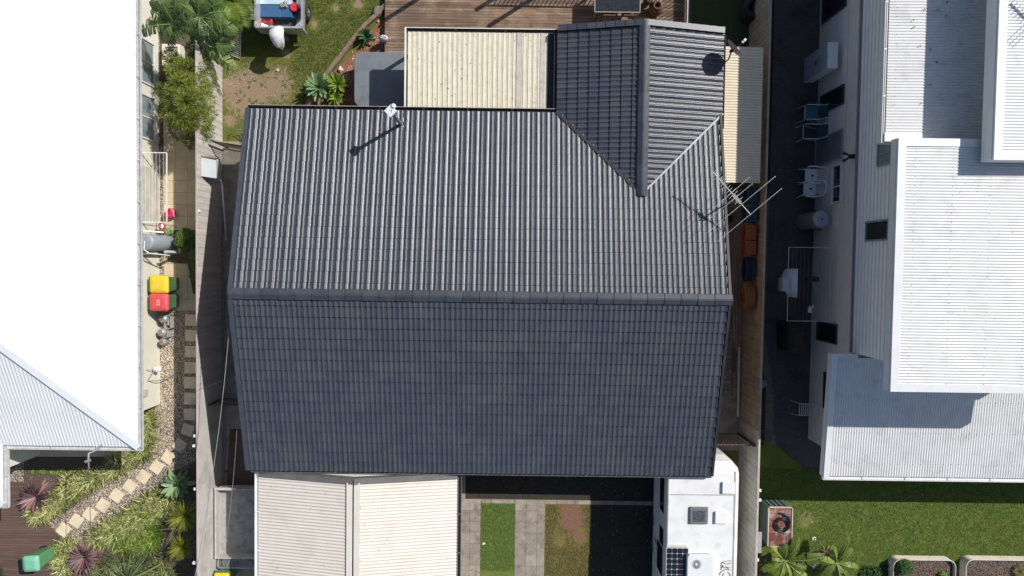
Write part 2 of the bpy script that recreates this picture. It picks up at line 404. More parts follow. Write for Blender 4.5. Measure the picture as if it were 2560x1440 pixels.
turf('verge_grass',PL([(1365,1262),(1480,1262),(1474,1450),(1362,1450)]),5200,leafM('turf3',(.19,.175,.05),(.26,.22,.09),rv=.5,rough=.8,tr=.3),avoid=[(x,y,r*.8) for x,y,r,s in fy],h=.04)
turf('strip_grass',[(a.x+.02,a.y-.02),(b.x-.02,a.y-.02),(b.x-.02,-10.6),(a.x+.02,-10.6)],4500,leafM('turf4',(.14,.23,.05),(.18,.26,.06),rv=.4,rough=.8,tr=.3),h=.035)
# ================================================================ MIDDLE HOUSE
PIT=.2455; EZ=2.66; XL,XR=-7.98,6.2; YN,YS=4.56,-6.36; YR=-.93; RZ=EZ+PIT*5.46
house=thing('tiled_house','long low house under a dark charcoal tiled gable roof with a tiled rear wing','house',(-.9,-.9,0))
prof=[(0,0),(.05,0),(.10,.001),(.13,.012),(.16,.024),(.20,.0285),(.255,.0285),(.285,.0255),(.31,.015),(.335,.003),(.36,0),(.57,0),(.61,.002),(.64,.014),(.67,.025),(.71,.0285),(.765,.028),(.795,.022),(.82,.008),(.85,0),(.97,0),(.985,-.007),(1,-.007)]
def tiles(mb,o,eu,ed,nu,nr,tw=.3,g=.325,lift=.031,flip=False,seed=1):
    """o: top corner at the ridge, eu across, ed downhill (unit, sloping)"""
    rg=random.Random(seed); o=Vector(o);eu=Vector(eu).normalized();ed=Vector(ed).normalized(); nn=eu.cross(ed); nn.normalize()
    up=nn.z>0
    if not up: nn=-nn
    k=len(prof)
    for r in range(nr):
        for i in range(nu):
            jz=rg.uniform(-.001,.001); jt=rg.uniform(-.001,.001); q=rg.random()*.8+.2*rg.random(); tilt=rg.uniform(-.002,.002)
            base=o+eu*(i*tw)+ed*(r*g)
            vs=[]
            for a,h in prof:
                hh=h+jz+tilt*(a-.5)
                vs.append(base+eu*a*tw+ed*.016+nn*(hh))
            for a,h in prof:
                hh=h+jz+tilt*(a-.5)
                vs.append(base+eu*a*tw+ed*(g+jt)+nn*(hh+lift))
            fs=[((j,j+1,j+1+k,j+k) if not up else (j,j+k,j+1+k,j+1)) for j in range(k-1)]
            mb.add(vs,fs,q,True)
            gr=[v-ed*.004-nn*.022 for v in vs[:k]]
            mb.add(gr+vs[:k],[((j,j+1,j+1+k,j+k) if not up else (j,j+k,j+1+k,j+1)) for j in range(k-1)],q,False)
            gq=[v-ed*.018 for v in gr]
            mb.add(gq+gr,[((j,j+1,j+1+k,j+k) if not up else (j,j+k,j+1+k,j+1)) for j in range(k-1)],0,False)
            lo=[v-nn*.05 for v in vs[k:]]
            mb.add(vs[k:]+lo,[((j,j+1,j+1+k,j+k) if not up else (j,j+k,j+1+k,j+1)) for j in range(k-1)],q,False)
prof=[(a,h*.74 if h>0 else h) for a,h in prof]
sl=math.hypot(1,PIT); nu=47
dn=Vector((0,1,-PIT)); ds=Vector((0,-1,-PIT))
VY=YN-2.48   # where the wing ridge meets the slope
WX0,WX1=1.28,6.22; WC=(WX0+WX1)/2
mb=MB(); tiles(mb,(XL+.06,YR,RZ),(1,0,0),dn,nu,17,g=5.63/17,seed=3)
rN=mb.build('roof_slope',tileM,house,label='rear roof slope of dark tiles with bright sunlit rolls')
# cut away what lies under the wing
bm=bmesh.new(); bm.from_mesh(rN.data); off=house.location
def inwing(c):
    x=c.x+off.x; y=c.y+off.y
    return (y-VY)>abs(x-WC)+.12 
bmesh.ops.delete(bm,geom=[f for f in bm.faces if inwing(f.calc_center_median())],context='FACES'); bm.to_mesh(rN.data); bm.free()
mb=MB(); tiles(mb,(XL+.06,YR,RZ),(1,0,0),ds,nu,17,g=5.60/17,seed=5)
mb.build('roof_slope',tileM,house,label='front roof slope of dark tiles facing away from the sun')
# sarking plane under tiles
mb=MB()
mb.add([(XL+.05,YR,RZ-.03),(XR-.05,YR,RZ-.03),(XR-.05,YN,EZ-.03),(XL+.05,YN,EZ-.03)],[(0,1,2,3)],.2)
mb.add([(XL+.05,YR,RZ-.03),(XR-.05,YR,RZ-.03),(XR-.05,YS,EZ-.03),(XL+.05,YS,EZ-.03)],[(0,3,2,1)],.2)
mb.build('roof_lining',darkmetal,house)
# ridge capping
def caps(mb,a,b,n,w,h,across,seed=2,t=.02):
    rg=random.Random(seed); a=Vector(a);b=Vector(b); d=(b-a)/n; ac=Vector(across).normalized(); up=Vector((0,0,1))
    for i in range(n):
        p0=a+d*i; p1=a+d*(i+1.06); z0=rg.uniform(0,.004); j=rg.uniform(-.004,.004)
        def ring(p,s,dz): return [p+ac*(-w*s+j)+up*(dz-.01-h),p+ac*(-w*.93*s+j)+up*(dz+.02-h),p+ac*(-w*.16*s+j)+up*(dz),p+ac*(w*.16*s+j)+up*(dz),p+ac*(w*.93*s+j)+up*(dz+.02-h),p+ac*(w*s+j)+up*(dz-.01-h)]
        r0=ring(p0,1.0,.035+z0+t*.6); r1=ring(p1,.95,.028+z0)
        mb.loft([r0,r1],True,False) if (p1-p0).cross(ac).z<0 else mb.loft([r1,r0],True,False)
mb=MB(); caps(mb,(XL+.0,YR,RZ+.06),(XR+.0,YR,RZ+.06),30,.168,.075,(0,1,0))
mb.build('ridge_capping',capM,house)
# verges
for X,s in ((XL,1),(XR,-1)):
    mb=MB()
    for y2,z2 in ((YN,EZ),(YS,EZ)):
        mb.bar((X+s*.03,YR,RZ+.045),(X+s*.03,y2,z2+.045),.13 if s==1 else .07,.05)
        mb.bar((X-s*.005,YR,RZ-.07),(X-s*.005,y2,z2-.07),.03,.2)
    mb.build('verge_trim',capM if s==1 else darkmetal,house)
# gables and walls
wb=MB(); wx0,wx1,wy0,wy1=XL+.12,XR-.12,YS+.5,YN-.5
wb.prism([(wx0,wy0),(wx1,wy0),(wx1,wy1),(wx0,wy1)],0,EZ+.02)
for X,dx in ((wx0,.1),(wx1-.1,.1)):
    wb.add([(X,wy0,EZ+.02),(X,wy1,EZ+.02),(X,YR,RZ-.08),(X+dx,wy0,EZ+.02),(X+dx,wy1,EZ+.02),(X+dx,YR,RZ-.08)],[(0,2,1),(3,4,5),(0,1,4,3),(1,2,5,4),(2,0,3,5)])
wb.prism([(WX0+.4,3.9),(WX1-.1,3.9),(WX1-.1,6.85),(WX0+.4,6.85)],0,2.55)
wb.build('wall',brick,house)
def gutter(mb,a,b,side,w=.12,h=.1):
    """open channel from a to b; side = outward unit vector"""
    a=Vector(a);b=Vector(b);o=Vector(side).normalized()
    t=.012
    for q in (0,w-t):
        mb.bar(a+o*(q+t/2)+Vector((0,0,0 if q else -.01)),b+o*(q+t/2)+Vector((0,0,0 if q else -.01)),t,h)
    mb.bar(a+o*w/2-Vector((0,0,h/2)),b+o*w/2-Vector((0,0,h/2)),w-.03,t)
    for e,f in ((a,b),(b,a)):
        d=(f-e).normalized()*.006; mb.bar(e+o*w/2+d-Vector((0,0,.012)),e+o*w/2-d-Vector((0,0,.012)),w,h-.03)
    L=(b-a).length; n=max(2,int(L/1.2))
    for i in range(1,n):
        p=a+(b-a)*i/n; mb.bar(p+o*.0+Vector((0,0,h/2)),p+o*w+Vector((0,0,h/2)),.03,.006,.9)
mb=MB(); gutter(mb,(XL,YN-.02,EZ-.08),(WX0-.02,YN-.02,EZ-.08),(0,1,0)); mb.build('gutter',gutM,house)
mb=MB(); mb.bar((XL,YN+.108,EZ-.025),(WX0-.03,YN+.108,EZ-.025),.014,.012); mb.build('gutter_lip',M('gutter_lip',(.42,.38,.35),rough=.5),house)
mb=MB(); gutter(mb,(XL+.1,YS+.02,EZ-.08),(XR-.02,YS+.02,EZ-.08),(0,-1,0),w=.11)
mb.build('gutter',M('grey_gutter',(.13,.135,.15),(.2,.2,.21),scale=6,rough=.4),house)
# rear wing: ridge along y
WR=EZ+PIT*(WX1-WX0)/2; YT=7.02
nvu=int(round((YT-VY)/.3))
tw=.242
dw=Vector((-1,0,-PIT)); de=Vector((1,0,-PIT)); hw=(WX1-WX0)/2
g=hw*math.hypot(1,PIT)/8
nW=22
c1=[((WC,VY+.02,0),Vector((-1,-1,0)).normalized())]
mb=MB(); tiles(mb,(WC,YT-.04,WR),(0,-1,0),dw,nW-5,8,tw=.2985,g=g,seed=8)
mb.build('roof_slope',tileM,house,clips=[((WC,VY,0),Vector((-1,-1,0)).normalized())],label='shaded left slope of the rear wing')
mb=MB(); tiles(mb,(WC,YT-.04,WR),(0,-1,0),de,nW-5,8,tw=.2985,g=g,seed=9)
mb.build('roof_slope',tileM,house,clips=[((WC,VY,0),Vector((1,-1,0)).normalized())],label='sunlit right slope of the rear wing')
mb=MB(); caps(mb,(WC,YT+.06,WR+.07),(WC,VY-.02,WR+.07),12,.17,.08,(1,0,0),4); mb.build('ridge_capping',capM,house)
mb=MB()
for s in (-1,1):
    for i in range(9):
        t0=i/9;t1=(i+1.12)/9
        xa,za=WC+s*hw*(1-t0),EZ+(WR-EZ)*t0; xb,zb=WC+s*hw*(1-t1),EZ+(WR-EZ)*t1
        xa-=s*0; 
        mb.bar((xb,YT-.0,zb+.075),(xa,YT-.0,za+.095),.17,.05)
        mb.bar((xb,YT+.08,zb-.0),(xa,YT+.08,za+.02),.02,.17)
mb.build('verge_capping',capM,house)
mb=MB(); mb.add([(WX0+.02,6.9,2.4),(WX1-.02,6.9,2.4),(WX1-.02,6.9,EZ),(WC,6.9,WR),(WX0+.02,6.9,EZ)],[(0,4,3,2,1)]); mb.build('gable_end',darkmetal,house)
# valleys
for s,mt,w in ((-1,gutM,.09),(1,zinc,.05)):
    mb=MB(); a=Vector((WC,VY,WR+.03)); b=Vector((WC+s*(hw+.02),VY+hw+.02,EZ+.04)); d=(b-a)
    mb.bar(a-d*.012+Vector((0,0,.0)),b+Vector((0,0,.0)),w,.03); mb.build('valley_flashing',mt,house)
mb=MB(); gutter(mb,(WX0,4.62,EZ-.08),(WX0,YT,EZ-.08),(-1,0,0),w=.1); mb.build('gutter',gutM,house)
mb=MB(); gutter(mb,(WX1,4.15,EZ-.07),(WX1,YT-.1,EZ-.07),(1,0,0),w=.08); mb.build('gutter',gutM,house)
# ================================================================ PATIO ROOF (cream ribs)
pt=thing('patio_cover','flat cream ribbed steel patio roof with two greyish strips behind the tiled house','patio cover',(-1,5.9,0))
PX0,PX1,PY0,PY1,PZ=-3.27,1.07,4.72,7.0,2.36
pr=[(0,0),(.34,0),(.40,.026),(.46,.026),(.52,.012),(.60,.012),(.66,.026),(.92,.026),(.98,0)]
pr=[(0,-.014),(.055,-.014),(.08,.022),(.36,.026),(.40,.004),(.44,.004),(.48,.015),(.54,.015),(.57,.004),(.61,.004),(.66,.014),(.72,.014),(.75,.004),(.79,.004),(.83,.024),(.945,.022),(.965,-.014)]
mb=MB(); corr(mb,(PX0+.03,PY0,PZ),(1,0,0),(0,1,0),PX1-PX0-.05,PY1-PY0-.02,pitch=.1515,prof=pr,rnd=.2); np_=len(pr)
for i_ in range(len(mb.r)):
    k_=i_%np_
    if k_ in (0,np_-1): mb.r[i_]=1.0
    elif k_ in (4,8,12): mb.r[i_]=random.Random(i_//np_*7+k_).uniform(.3,.75)
mb.build('ribbed_sheet',creamRoof,pt)
for px in (1297,1356):
    x=P(px,180,PZ).x; mb=MB(); mb.box((x-.075,PY0,PZ+.022),(x+.075,PY1-.02,PZ+.034)); mb.build('skylight_strip',M('fibreglass_strip',(.56,.50,.43),(.49,.43,.38),scale=5,rough=.4,c3=(.40,.35,.30),s3=7),pt)
mb=MB(); gutter(mb,(PX0-.03,PY1-.02,PZ-.02),(PX1+.15,PY1-.02,PZ-.02),(0,1,0),w=.11,h=.09); mb.build('gutter',gutM,pt)
mb=MB(); mb.box((PX0-.04,PY1+.085,PZ-.07),(PX1+.172,PY1+.105,PZ+.045)); mb.box((PX0-.06,PY0-.02,PZ-.09),(PX0-.015,PY1+.1,PZ+.05)); mb.box((PX1+.155,PY0-.02,PZ-.07),(PX1+.172,PY1+.084,PZ+.045)); mb.build('edge_trim',M('cream_trim',(.78,.75,.64),(.7,.67,.57),rough=.5),pt)
mb=MB(); mb.box((PX1-.16,PY0,PZ-.05),(PX1+.17,PY1,PZ-.02)); mb.build('box_gutter_and_shade',darkmetal,pt)  # dark gutter, widened so its colour also stands for the wing's shadow
for x,y in ((PX0+.1,PY1-.1),(-.9,PY1-.1),(PX1-.1,PY1-.1)):
    mb=MB(); mb.box((x-.045,y-.045,.0),(x+.045,y+.045,PZ-.03)); mb.build('post',whiteM,pt)
# ================================================================ CARPORT
cp=thing('carport','cream corrugated gable carport with grey verge flashing in front of the tiled house','carport',(-4.65,-9.5,0))
CX0,CX1,CC,CT,CZ,CR=-7.72,-1.6,-4.66,-6.62,2.42,3.06
tl=(CR-CZ)/(CC-CX0)
for s,x in ((-1,CX0),(1,CX1)):
    L=abs(CC-x)*math.hypot(1,tl); mb=MB()
    corr(mb,(CC,-12.6,CR),(0,1,0),(s,0,-tl),CT+12.6,L,pitch=.1,amp=.010,n=8)
    mb.build('roof_sheet',creamLt,cp)
    mb=MB(); mb.bar((CC+s*.09,-12.6,CR+.02-.09*tl),(CC+s*.09,CT+.02,CR+.02-.09*tl),.22,.02)
    mb.build('ridge_flashing',M('cream_flash_l' if s<0 else 'cream_flash_r',(.68,.64,.57),(.64,.6,.53),rough=.4),cp)
    mb=MB(); a=Vector((CC+s*.02,CT+.06,CR+.025)); b=Vector((x,CT+.06,CZ+.025)); mb.bar(a,b,.17,.03); mb.bar(a+Vector((0,.09,-.08)),b+Vector((0,.09,-.08)),.02,.2); mb.build('verge_flashing',greyTrim,cp)
    mb=MB(); gutter(mb,(x,-12.6,CZ-.04),(x,CT+.1,CZ-.04),(s,0,0),w=.13); mb.build('gutter',whiteM if s<0 else greyTrim,cp)
for x in (CX0+.1,CX1-.1):
    for y in (-6.9,-9.6,-12.4):
        mb=MB(); mb.box((x-.04,y-.04,0),(x+.04,y+.04,CZ-.06)); mb.build('post',greyTrim,cp)
mb=MB(); mb.box((CX0+.4,-6.56,2.3),(CX1-.1,-6.42,2.42)); mb.build('white_flashing',M('pinkish_white',(.62,.58,.58),(.7,.66,.65),rough=.5),cp)
mb=MB(); mb.add([(CX0+.55,-6.5,2.46),(CC,-6.58,2.95),(CX1-.45,-6.5,2.46),(CC,-6.5,2.5)],[(0,3,1),(3,2,1)]); 
mb.build('gable_infill',whiteM,cp)
# ================================================================ LEAN-TO right lane
lt=thing('lean_to_roof','narrow cream corrugated lean-to roof against the right fence, half in shade','lean-to',(7.0,4.7,0))
mb=MB(); corr(mb,(6.3,2.6,2.16),(0,1,0),(1,0,-.05),4.15,1.32,pitch=.083,amp=.010,n=8); mb.build('roof_sheet',creamLean,lt)
for y in (2.7,4.7,6.65):
    for x in (6.4,7.5):
        mb=MB(); mb.box((x-.035,y-.035,0),(x+.035,y+.035,2.08)); mb.build('post',greyTrim,lt)
# ================================================================ FENCES
def palings(mb,x,y0,y1,h,t=.02,w=.098,step=.1,rl=False):
    y=y0; i=0
    while y<y1-.01:
        mb.box((x-t/2+(.004 if i%2 else -.004),y+.001,0),(x+t/2+(.004 if i%2 else -.004),y+w,h+U(-.003,.003))); y+=step; i+=1
fl=thing('paling_fence','tall pale timber paling fence between the left garden and the tiled house','fence',(-9.85,0,0))
mb=MB(); palings(mb,-9.86,-4.1,7.4,1.85); mb.build('palings',palM,fl)
mb=MB(); mb.box((-9.875,-12.5,0),(-9.845,-4.12,1.86)); 
mb.build('cement_panel',fibro,fl)
mb=MB(); mb.box((-9.90,-12.5,1.86),(-9.865,7.4,1.875)); mb.build('top_capping',M('pale_cap',(.5,.42,.38),(.4,.33,.3)),fl)
for p in ((487,1090),(485,1115),(488,1223),(485,1408),(497,527)):
    q=P(p[0],p[1],1.8); mb=MB(); mb.box((q.x-.05,q.y-.04,1.72),(q.x+.03,q.y+.04,1.8)); mb.build('bracket',whiteM,fl)
fr=thing('boundary_fence','tan paling fence with crab pots hung on it, right of the tiled house','fence',(7.88,0,0))
mb=MB(); palings(mb,7.88,-5.2,12,1.85); mb.build('palings',palR,fr)
mb=MB(); palings(mb,7.88,-12.5,-5.21,1.85,w=.1185,step=.12); mb.build('palings',fibro,fr,label='plain grey cement sheet end of the fence')
mb=MB(); mb.box((7.9,-12.5,1.78),(7.94,12,1.83)); mb.box((7.9,-12.5,.4),(7.94,12,.47)); mb.build('rail',palR,fr)
for p in ((1899,1226),(1899,1250),(1893,1400)):
    q=P(p[0],p[1],1.8); mb=MB(); mb.box((q.x-.04,q.y-.04,1.74),(q.x+.05,q.y+.04,1.82)); mb.build('bracket',whiteM,fr)
# ================================================================ LEFT HOUSE
lh=thing('white_roofed_house','single storey house with blinding white corrugated hip roof on the left','house',(-16,2,0))
lp=.404; LX,LY=-11.33,-5.72
mb=MB(); corr(mb,(LX,-16,2.62),(0,1,0),(-1,0,lp),32,6.0,pitch=.1,amp=.008); 
mb.build('roof_slope',roofW2,lh,clips=[((LX,LY,0),Vector((-1,-1,0)).normalized())])
mb=MB(); corr(mb,(-22,LY,2.62),(1,0,0),(0,1,lp),22+LX,6.0,pitch=.1,amp=.006)
mb.build('roof_slope',roofW2,lh,clips=[((LX,LY,0),Vector((-1,1,0)).normalized()* -1 if False else Vector((1,1,0)).normalized())])
PXL=-15.46
mb=MB(); corr(mb,(PXL,-8.4,2.62),(0,1,0),(-1,0,lp),4.4,3,pitch=.1,amp=.008)
mb.build('roof_slope',roofW2,lh,label='porch roof slope',clips=[((PXL,-7.55,0),Vector((-1,-1,0)).normalized()),((PXL,-5.6,0),Vector((0,1,0)))])
mb=MB(); corr(mb,(-20,-7.55,2.62),(1,0,0),(0,1,lp),20+PXL,3,pitch=.1,amp=.010)
mb.build('roof_slope',roofW2,lh,label='porch roof slope',clips=[((PXL,-7.55,0),Vector((1,1,0)).normalized())])
mb=MB(); a=Vector((LX+.02,LY-.02,2.64)); mb.bar(a,a+Vector((-5.6,5.6,5.6*lp)),.2,.03); a=Vector((PXL,-7.55,2.64)); mb.bar(a,a+Vector((-3,3,3*lp)),.2,.03)
mb.build('hip_capping',M('blue_white_cap',(.68,.71,.72),(.64,.67,.68),rough=.4),lh)
mb=MB(); gutter(mb,(LX,LY-.05,2.56),(LX,13,2.56),(1,0,0),w=.12); mb.build('gutter',M('pale_gutter',(.62,.62,.62),(.5,.49,.5),scale=6,rough=.4),lh)
mb=MB(); gutter(mb,(PXL+.1,LY,2.56),(LX+.11,LY,2.56),(0,-1,0),w=.13); mb.build('gutter',MATS['pale_gutter'],lh)
mb=MB(); gutter(mb,(PXL,-7.6,2.56),(PXL,LY-.0,2.56),(1,0,0),w=.13); gutter(mb,(-19,-7.55,2.56),(PXL+.12,-7.55,2.56),(0,-1,0),w=.12); mb.build('gutter',MATS['pale_gutter'],lh)
mb=MB(); mb.box((-12.0,-4.95,0),(-22,14,2.6)); mb.box((-16.1,-6.75,0),(-22,-4.94,2.55)); mb.build('wall',renderL,lh)
def xwin(parent,X,pxh,ya,yb,pxl,sgn,fm,gm,split=0,name='window',fw=.05,sill=0):
    a=PX(pxh,ya,X); b=PX(pxh,yb,X); c=PX(pxl,(ya+yb)/2,X); z1=a.z; z0=max(.03,c.z); y1,y0=a.y,b.y
    mb=MB()
    for s in ((y0-fw,y0,z0-fw,z1+fw),(y1,y1+fw,z0-fw,z1+fw),(y0,y1,z1,z1+fw),(y0,y1,z0-fw,z0)):
        mb.box((X-.01,s[0],s[2]),(X+sgn*.045,s[1],s[3]))
    if split: ym=y0+(y1-y0)*split; mb.box((X,ym-.02,z0),(X+sgn*.035,ym+.02,z1))
    if sill: mb.box((X,y0-.1,z0-.1),(X+sgn*sill,y1+.1,z0-fw-.002))
    w=mb.build(name,fm,parent)
    MB().box((X-.01,y0,z0),(X+sgn*.012,y1,z1)).build('pane',gm,w); return w
for (ya,yb) in ((95,200),(235,340)):
    xwin(lh,-12.0,352,ya,yb,383,1,trimW,glassB,.5)
MB().box((-12,P(0,560).y,.02),(-11.97,P(0,420).y,1.9)).build('door',M('cream_door',(.66,.64,.55),rough=.6),lh)
# ================================================================ RIGHT HOUSE
rh=thing('white_two_storey_house','modern two storey house with stepped white corrugated roofs on the right','house',(14,0,0))
mb=MB(); mb.box((10.24,-5.85,0),(22,14,2.9)); mb.build('ground_floor_wall',render,rh)
mb=MB(); mb.box((10.13,-2.5,2.9),(22,14,3.02)); mb.build('wall_band',bandM,rh)
mb=MB()
z=3.03
while z<4.95:
    zt=5.2 if z<5.2 else 5.9
    mb.box((10.165,-2.5,z),(10.205,13,z+.158)); z+=.19
mb.box((10.21,-2.5,3.0),(15.9,3.3,5.6)); mb.box((10.21,3.3,3.0),(15.9,14,5.2)); mb.build('cladding',cladM,rh)
zA,zB,zC=5.3,5.95,6.5
XA,XB=9.68,9.66
# roof A
mb=MB(); corr(mb,(XA+.03,3.38,zA),(0,1,0),(1,0,.03),9.8,6,pitch=.076,amp=.008,n=8); mb.build('roof_sheet',roofW,rh,label='lower rear roof sheet')
mb=MB(); gutter(mb,(XA,3.3,zA-.05),(XA,13,zA-.05),(-1,0,0),w=.07); mb.build('gutter',trimW,rh)
mb=MB(); mb.box((XA-.05,3.30,zA-.1),(XB+.0,3.52,zA-.02)); mb.box((XA,3.33,zA+.0),(16,3.55,zA+.03)); mb.build('flashing',trimW,rh)
mb=MB(); mb.box((XA+.0,3.3,zA-.3),(16,13,zA-.06)); mb.build('fascia',trimW,rh)
# roof B
BY0,BY1=-3.12,3.30
mb=MB(); mb.box((XB,BY0,zB-.28),(15.86,BY1,zB-.03)); mb.build('fascia',trimW,rh)
mb=MB(); corr(mb,(XB+.2,BY0+.18,zB-.0),(0,1,0),(1,0,.01),BY1-BY0-.34,6.1,pitch=.076,amp=.008,n=8); mb.build('roof_sheet',roofW,rh,label='upper main roof sheet')
mb=MB()
mb.box((XB+.02,BY0,zB-.03),(XB+.22,BY1,zB+.035)); mb.box((XB+.22,BY0,zB-.03),(15.86,BY0+.2,zB+.035)); mb.box((XB+.22,BY1-.2,zB-.03),(15.86,BY1,zB+.035)); mb.build('parapet_capping',trimW,rh)
# roof C
q=P(2480,400,zC); CXa,CYa=q.x,q.y
mb=MB(); mb.box((CXa,CYa,zC-.4),(19,13,zC-.03)); mb.build('fascia',trimW,rh)
mb=MB(); corr(mb,(CXa+.2,CYa+.2,zC),(0,1,0),(1,0,.01),10,5,pitch=.076,amp=.008,n=8); mb.build('roof_sheet',roofW,rh,label='highest rear roof sheet')
mb=MB(); mb.box((CXa+.02,CYa,zC-.03),(CXa+.22,13,zC+.035)); mb.box((CXa+.22,CYa,zC-.03),(19,CYa+.2,zC+.035)); mb.build('parapet_capping',trimW,rh)
mb=MB(); mb.box((CXa+.85,CYa+.8,3),(19,13,zC-.42)); mb.build('upper_wall',render,rh)
# roof D (slopes to -y)
DX=9.42; DZ0,DZ1=3.0,3.35; DY0,DY1=-6.22,-2.5
sd=(DZ1-DZ0)/(DY1-DY0)
mb=MB(); corr(mb,(DX+.15,DY0,DZ0),(1,0,0),(0,1,sd),12,(DY1-DY0-.12)*math.hypot(1,sd),pitch=.076,amp=.008,n=8); mb.build('roof_sheet',roofW,rh,label='low front roof sheet')
mb=MB(); mb.bar((DX+.08,DY0-.05,DZ0+.0),(DX+.08,DY1,DZ1+.0),.17,.06); mb.bar((DX-.01,DY0-.02,DZ0-.12),(DX-.01,DY1,DZ1-.12),.03,.2); mb.bar((DX+.17,DY1-.06,DZ1),(10.16,DY1-.06,DZ1),.12,.05); mb.build('barge_capping',trimW,rh)
mb=MB(); gutter(mb,(DX,DY0,DZ0-.06),(21,DY0,DZ0-.06),(0,-1,0),w=.13); mb.build('gutter',trimW,rh)
for w in ((2118,-60,10,2060),(2111,214,255,2055),):
    xwin(rh,10.24,*w,-1,M('dark_frame',(.05,.05,.055)),glassD)
xwin(rh,10.24,2108,325,392,2041,-1,M('door_frame',(.35,.37,.42)),M('screen_door',(.2,.21,.25),rough=.5),name='sliding_door')
xwin(rh,10.24,2104,412,501,2085,-1,trimW,glassD,.42,sill=.06)
xwin(rh,10.24,2093,815,858,2045,-1,M('dark_frame',(.05,.05,.055)),glassD)
xwin(rh,10.24,2068,935,1020,2062,-1,M('dark_frame',(.05,.05,.055)),glassD)
xwin(rh,10.17,2222,552,596,2168,-1,M('grey_frame',(.25,.26,.29)),M('dim_glass',(.04,.045,.045),rough=.12))
xwin(rh,10.17,2228,353,405,2198,-1,M('grey_frame',(.25,.26,.29)),glassB,.5)
MB().box((10.24,2.0,2.02),(10.235,13,2.03)).build('wall_joint',bandM,rh)
# ================================================================ OBJECTS
def ring(c,r,n=20,ax='z',sy=1):
    c=Vector(c); out=[]
    for i in range(n):
        a=2*math.pi*i/n; x,y=r*math.cos(a),r*sy*math.sin(a)
        out.append(c+{'z':Vector((x,y,0)),'x':Vector((0,x,y)),'y':Vector((x,0,y))}[ax])
    return out
# --- mast antenna on main roof
b=P(1003,311,2.75); t=thing('mast_antenna','white square panel antenna on a short steel mast with guy wires, near the patio roof','antenna',b)
zt=4.5
MB().tube([b,(b.x,b.y,zt)],.055,8).build('mast',M('mast_grey',(.18,.18,.18),(.28,.28,.28),rough=.4,metal=.4),t)
mb=MB(); mb.cbox((b.x,b.y,zt),(.25,.25,.06),R(45)); mb.build('panel',whitePl,t,bevel=.01)
mb=MB(); mb.lathe((b.x+.08,b.y+.13,zt+.03),[(.07,0),(.07,.05),(.04,.08)],12); mb.tube([(b.x-.02,b.y+.02,zt+.07),(b.x+.05,b.y+.03,zt+.09),(b.x+.05,b.y-.04,zt+.07)],.008,5); mb.build('receiver',whitePl,t)
mb=MB()
for q in ((940,277),(1016,282)):
    g_=P(q[0],q[1],2.68); mb.tube([(b.x,b.y,3.9),g_],.006,4)
mb.build('guy_wire',blackP,t)
mb=MB(); mb.cbox((b.x,b.y,2.72),(.16,.16,.03),.3); mb.build('base_plate',silver,t)
# white drips near base
mb=MB()
for (x,y) in ((996,300),(996,322),(1008,300),(1008,318),(1019,297),(1019,315)):
    q=P(x,y,2.79); mb.box((q.x-.008,q.y-.05,2.76),(q.x+.008,q.y+.05,2.795))
mb.build('sealant_drip',whiteM,house)
# --- yagi
hub=P(1838,503,4.25); t=thing('tv_antenna','large silver TV antenna with many crossbars over the right verge of the tiled roof','antenna',(6.26,hub.y,2.4))
alu=M('aluminium',(.5,.5,.5),(.42,.42,.42),rough=.35,metal=.4)
e0=P(1783,430,4.3); e1=P(1877,537,4.22)
mb=MB(); mb.tube([(6.27,hub.y,2.4),(6.27,hub.y,3.2),(hub.x,hub.y,3.6),(hub.x,hub.y,4.35)],.02,7); mb.build('mast',MATS['mast_grey'],t)
mb=MB(); mb.bar(e0,e1,.022,.022); mb.build('boom',alu,t)
d=(e1-e0).normalized(); pr_=Vector((d.y,-d.x,0)).normalized()
if pr_.x<0: pr_=-pr_
L=(e1-e0).length
for k in range(11):
    c=e0+d*(L*(.01+k*.052)); mb=MB(); hl=.11 if k<9 else .16
    mb.bar(c-pr_*hl+Vector((0,0,.015)),c+pr_*hl+Vector((0,0,.015)),.009,.009); mb.build('element',alu,t)
for a_,b_ in (((1873,444),(1786,519)),((1880,460),(1776,545)),((1937,442),(1768,582)),((1953,472),(1795,603))):
    mb=MB(); p0=P(a_[0],a_[1],4.27); p1=P(b_[0],b_[1],4.27); mb.bar(p0,p1,.009,.009); mb.cbox(p0,(.022,.022,.018)); mb.build('element',alu,t)
mb=MB(); c=e0+d*L*.62; mb.bar(c-d*.16,c+d*.16,.09,.04); mb.bar(c-pr_*.14+d*.08,c+pr_*.14+d*.08,.02,.05); mb.bar(c-pr_*.14-d*.05,c+pr_*.1-d*.05,.02,.04); mb.build('junction_box',M('grey_plastic',(.25,.25,.24),rough=.5),t)
# --- dish
dc=P(1832,125,3.3); t=thing('satellite_dish','pinkish satellite dish beside the tiled rear wing','satellite dish',(6.3,dc.y-.15,2.55))
nrm=Vector((.74,.62,.26)).normalized(); e1_=nrm.cross(Vector((0,0,1))).normalized(); e2_=e1_.cross(nrm)
mb=MB(); rings=[]; back=[]
for k,(r_,dz) in enumerate(((.01,0),(.11,.008),(.21,.03),(.30,.062),(.325,.073))):
    rings.append([dc+e1_*r_*math.cos(a)+e2_*r_*1.08*math.sin(a)+nrm*dz for a in [2*math.pi*i/28 for i in range(28)]])
mb.loft(rings,True,True); 
mb.loft([[p-nrm*.012 for p in r_] for r_ in rings][::-1],True,True)
mb.build('reflector',M('pink_dish',(.50,.36,.36),(.44,.32,.32),rough=.5),t)
lnb=dc+nrm*.42+Vector((0,0,-.12))
mb=MB(); mb.tube([dc-e2_*.3+nrm*.06,dc-e2_*.32+nrm*.2,lnb],.013,6); mb.build('arm',blackP,t)
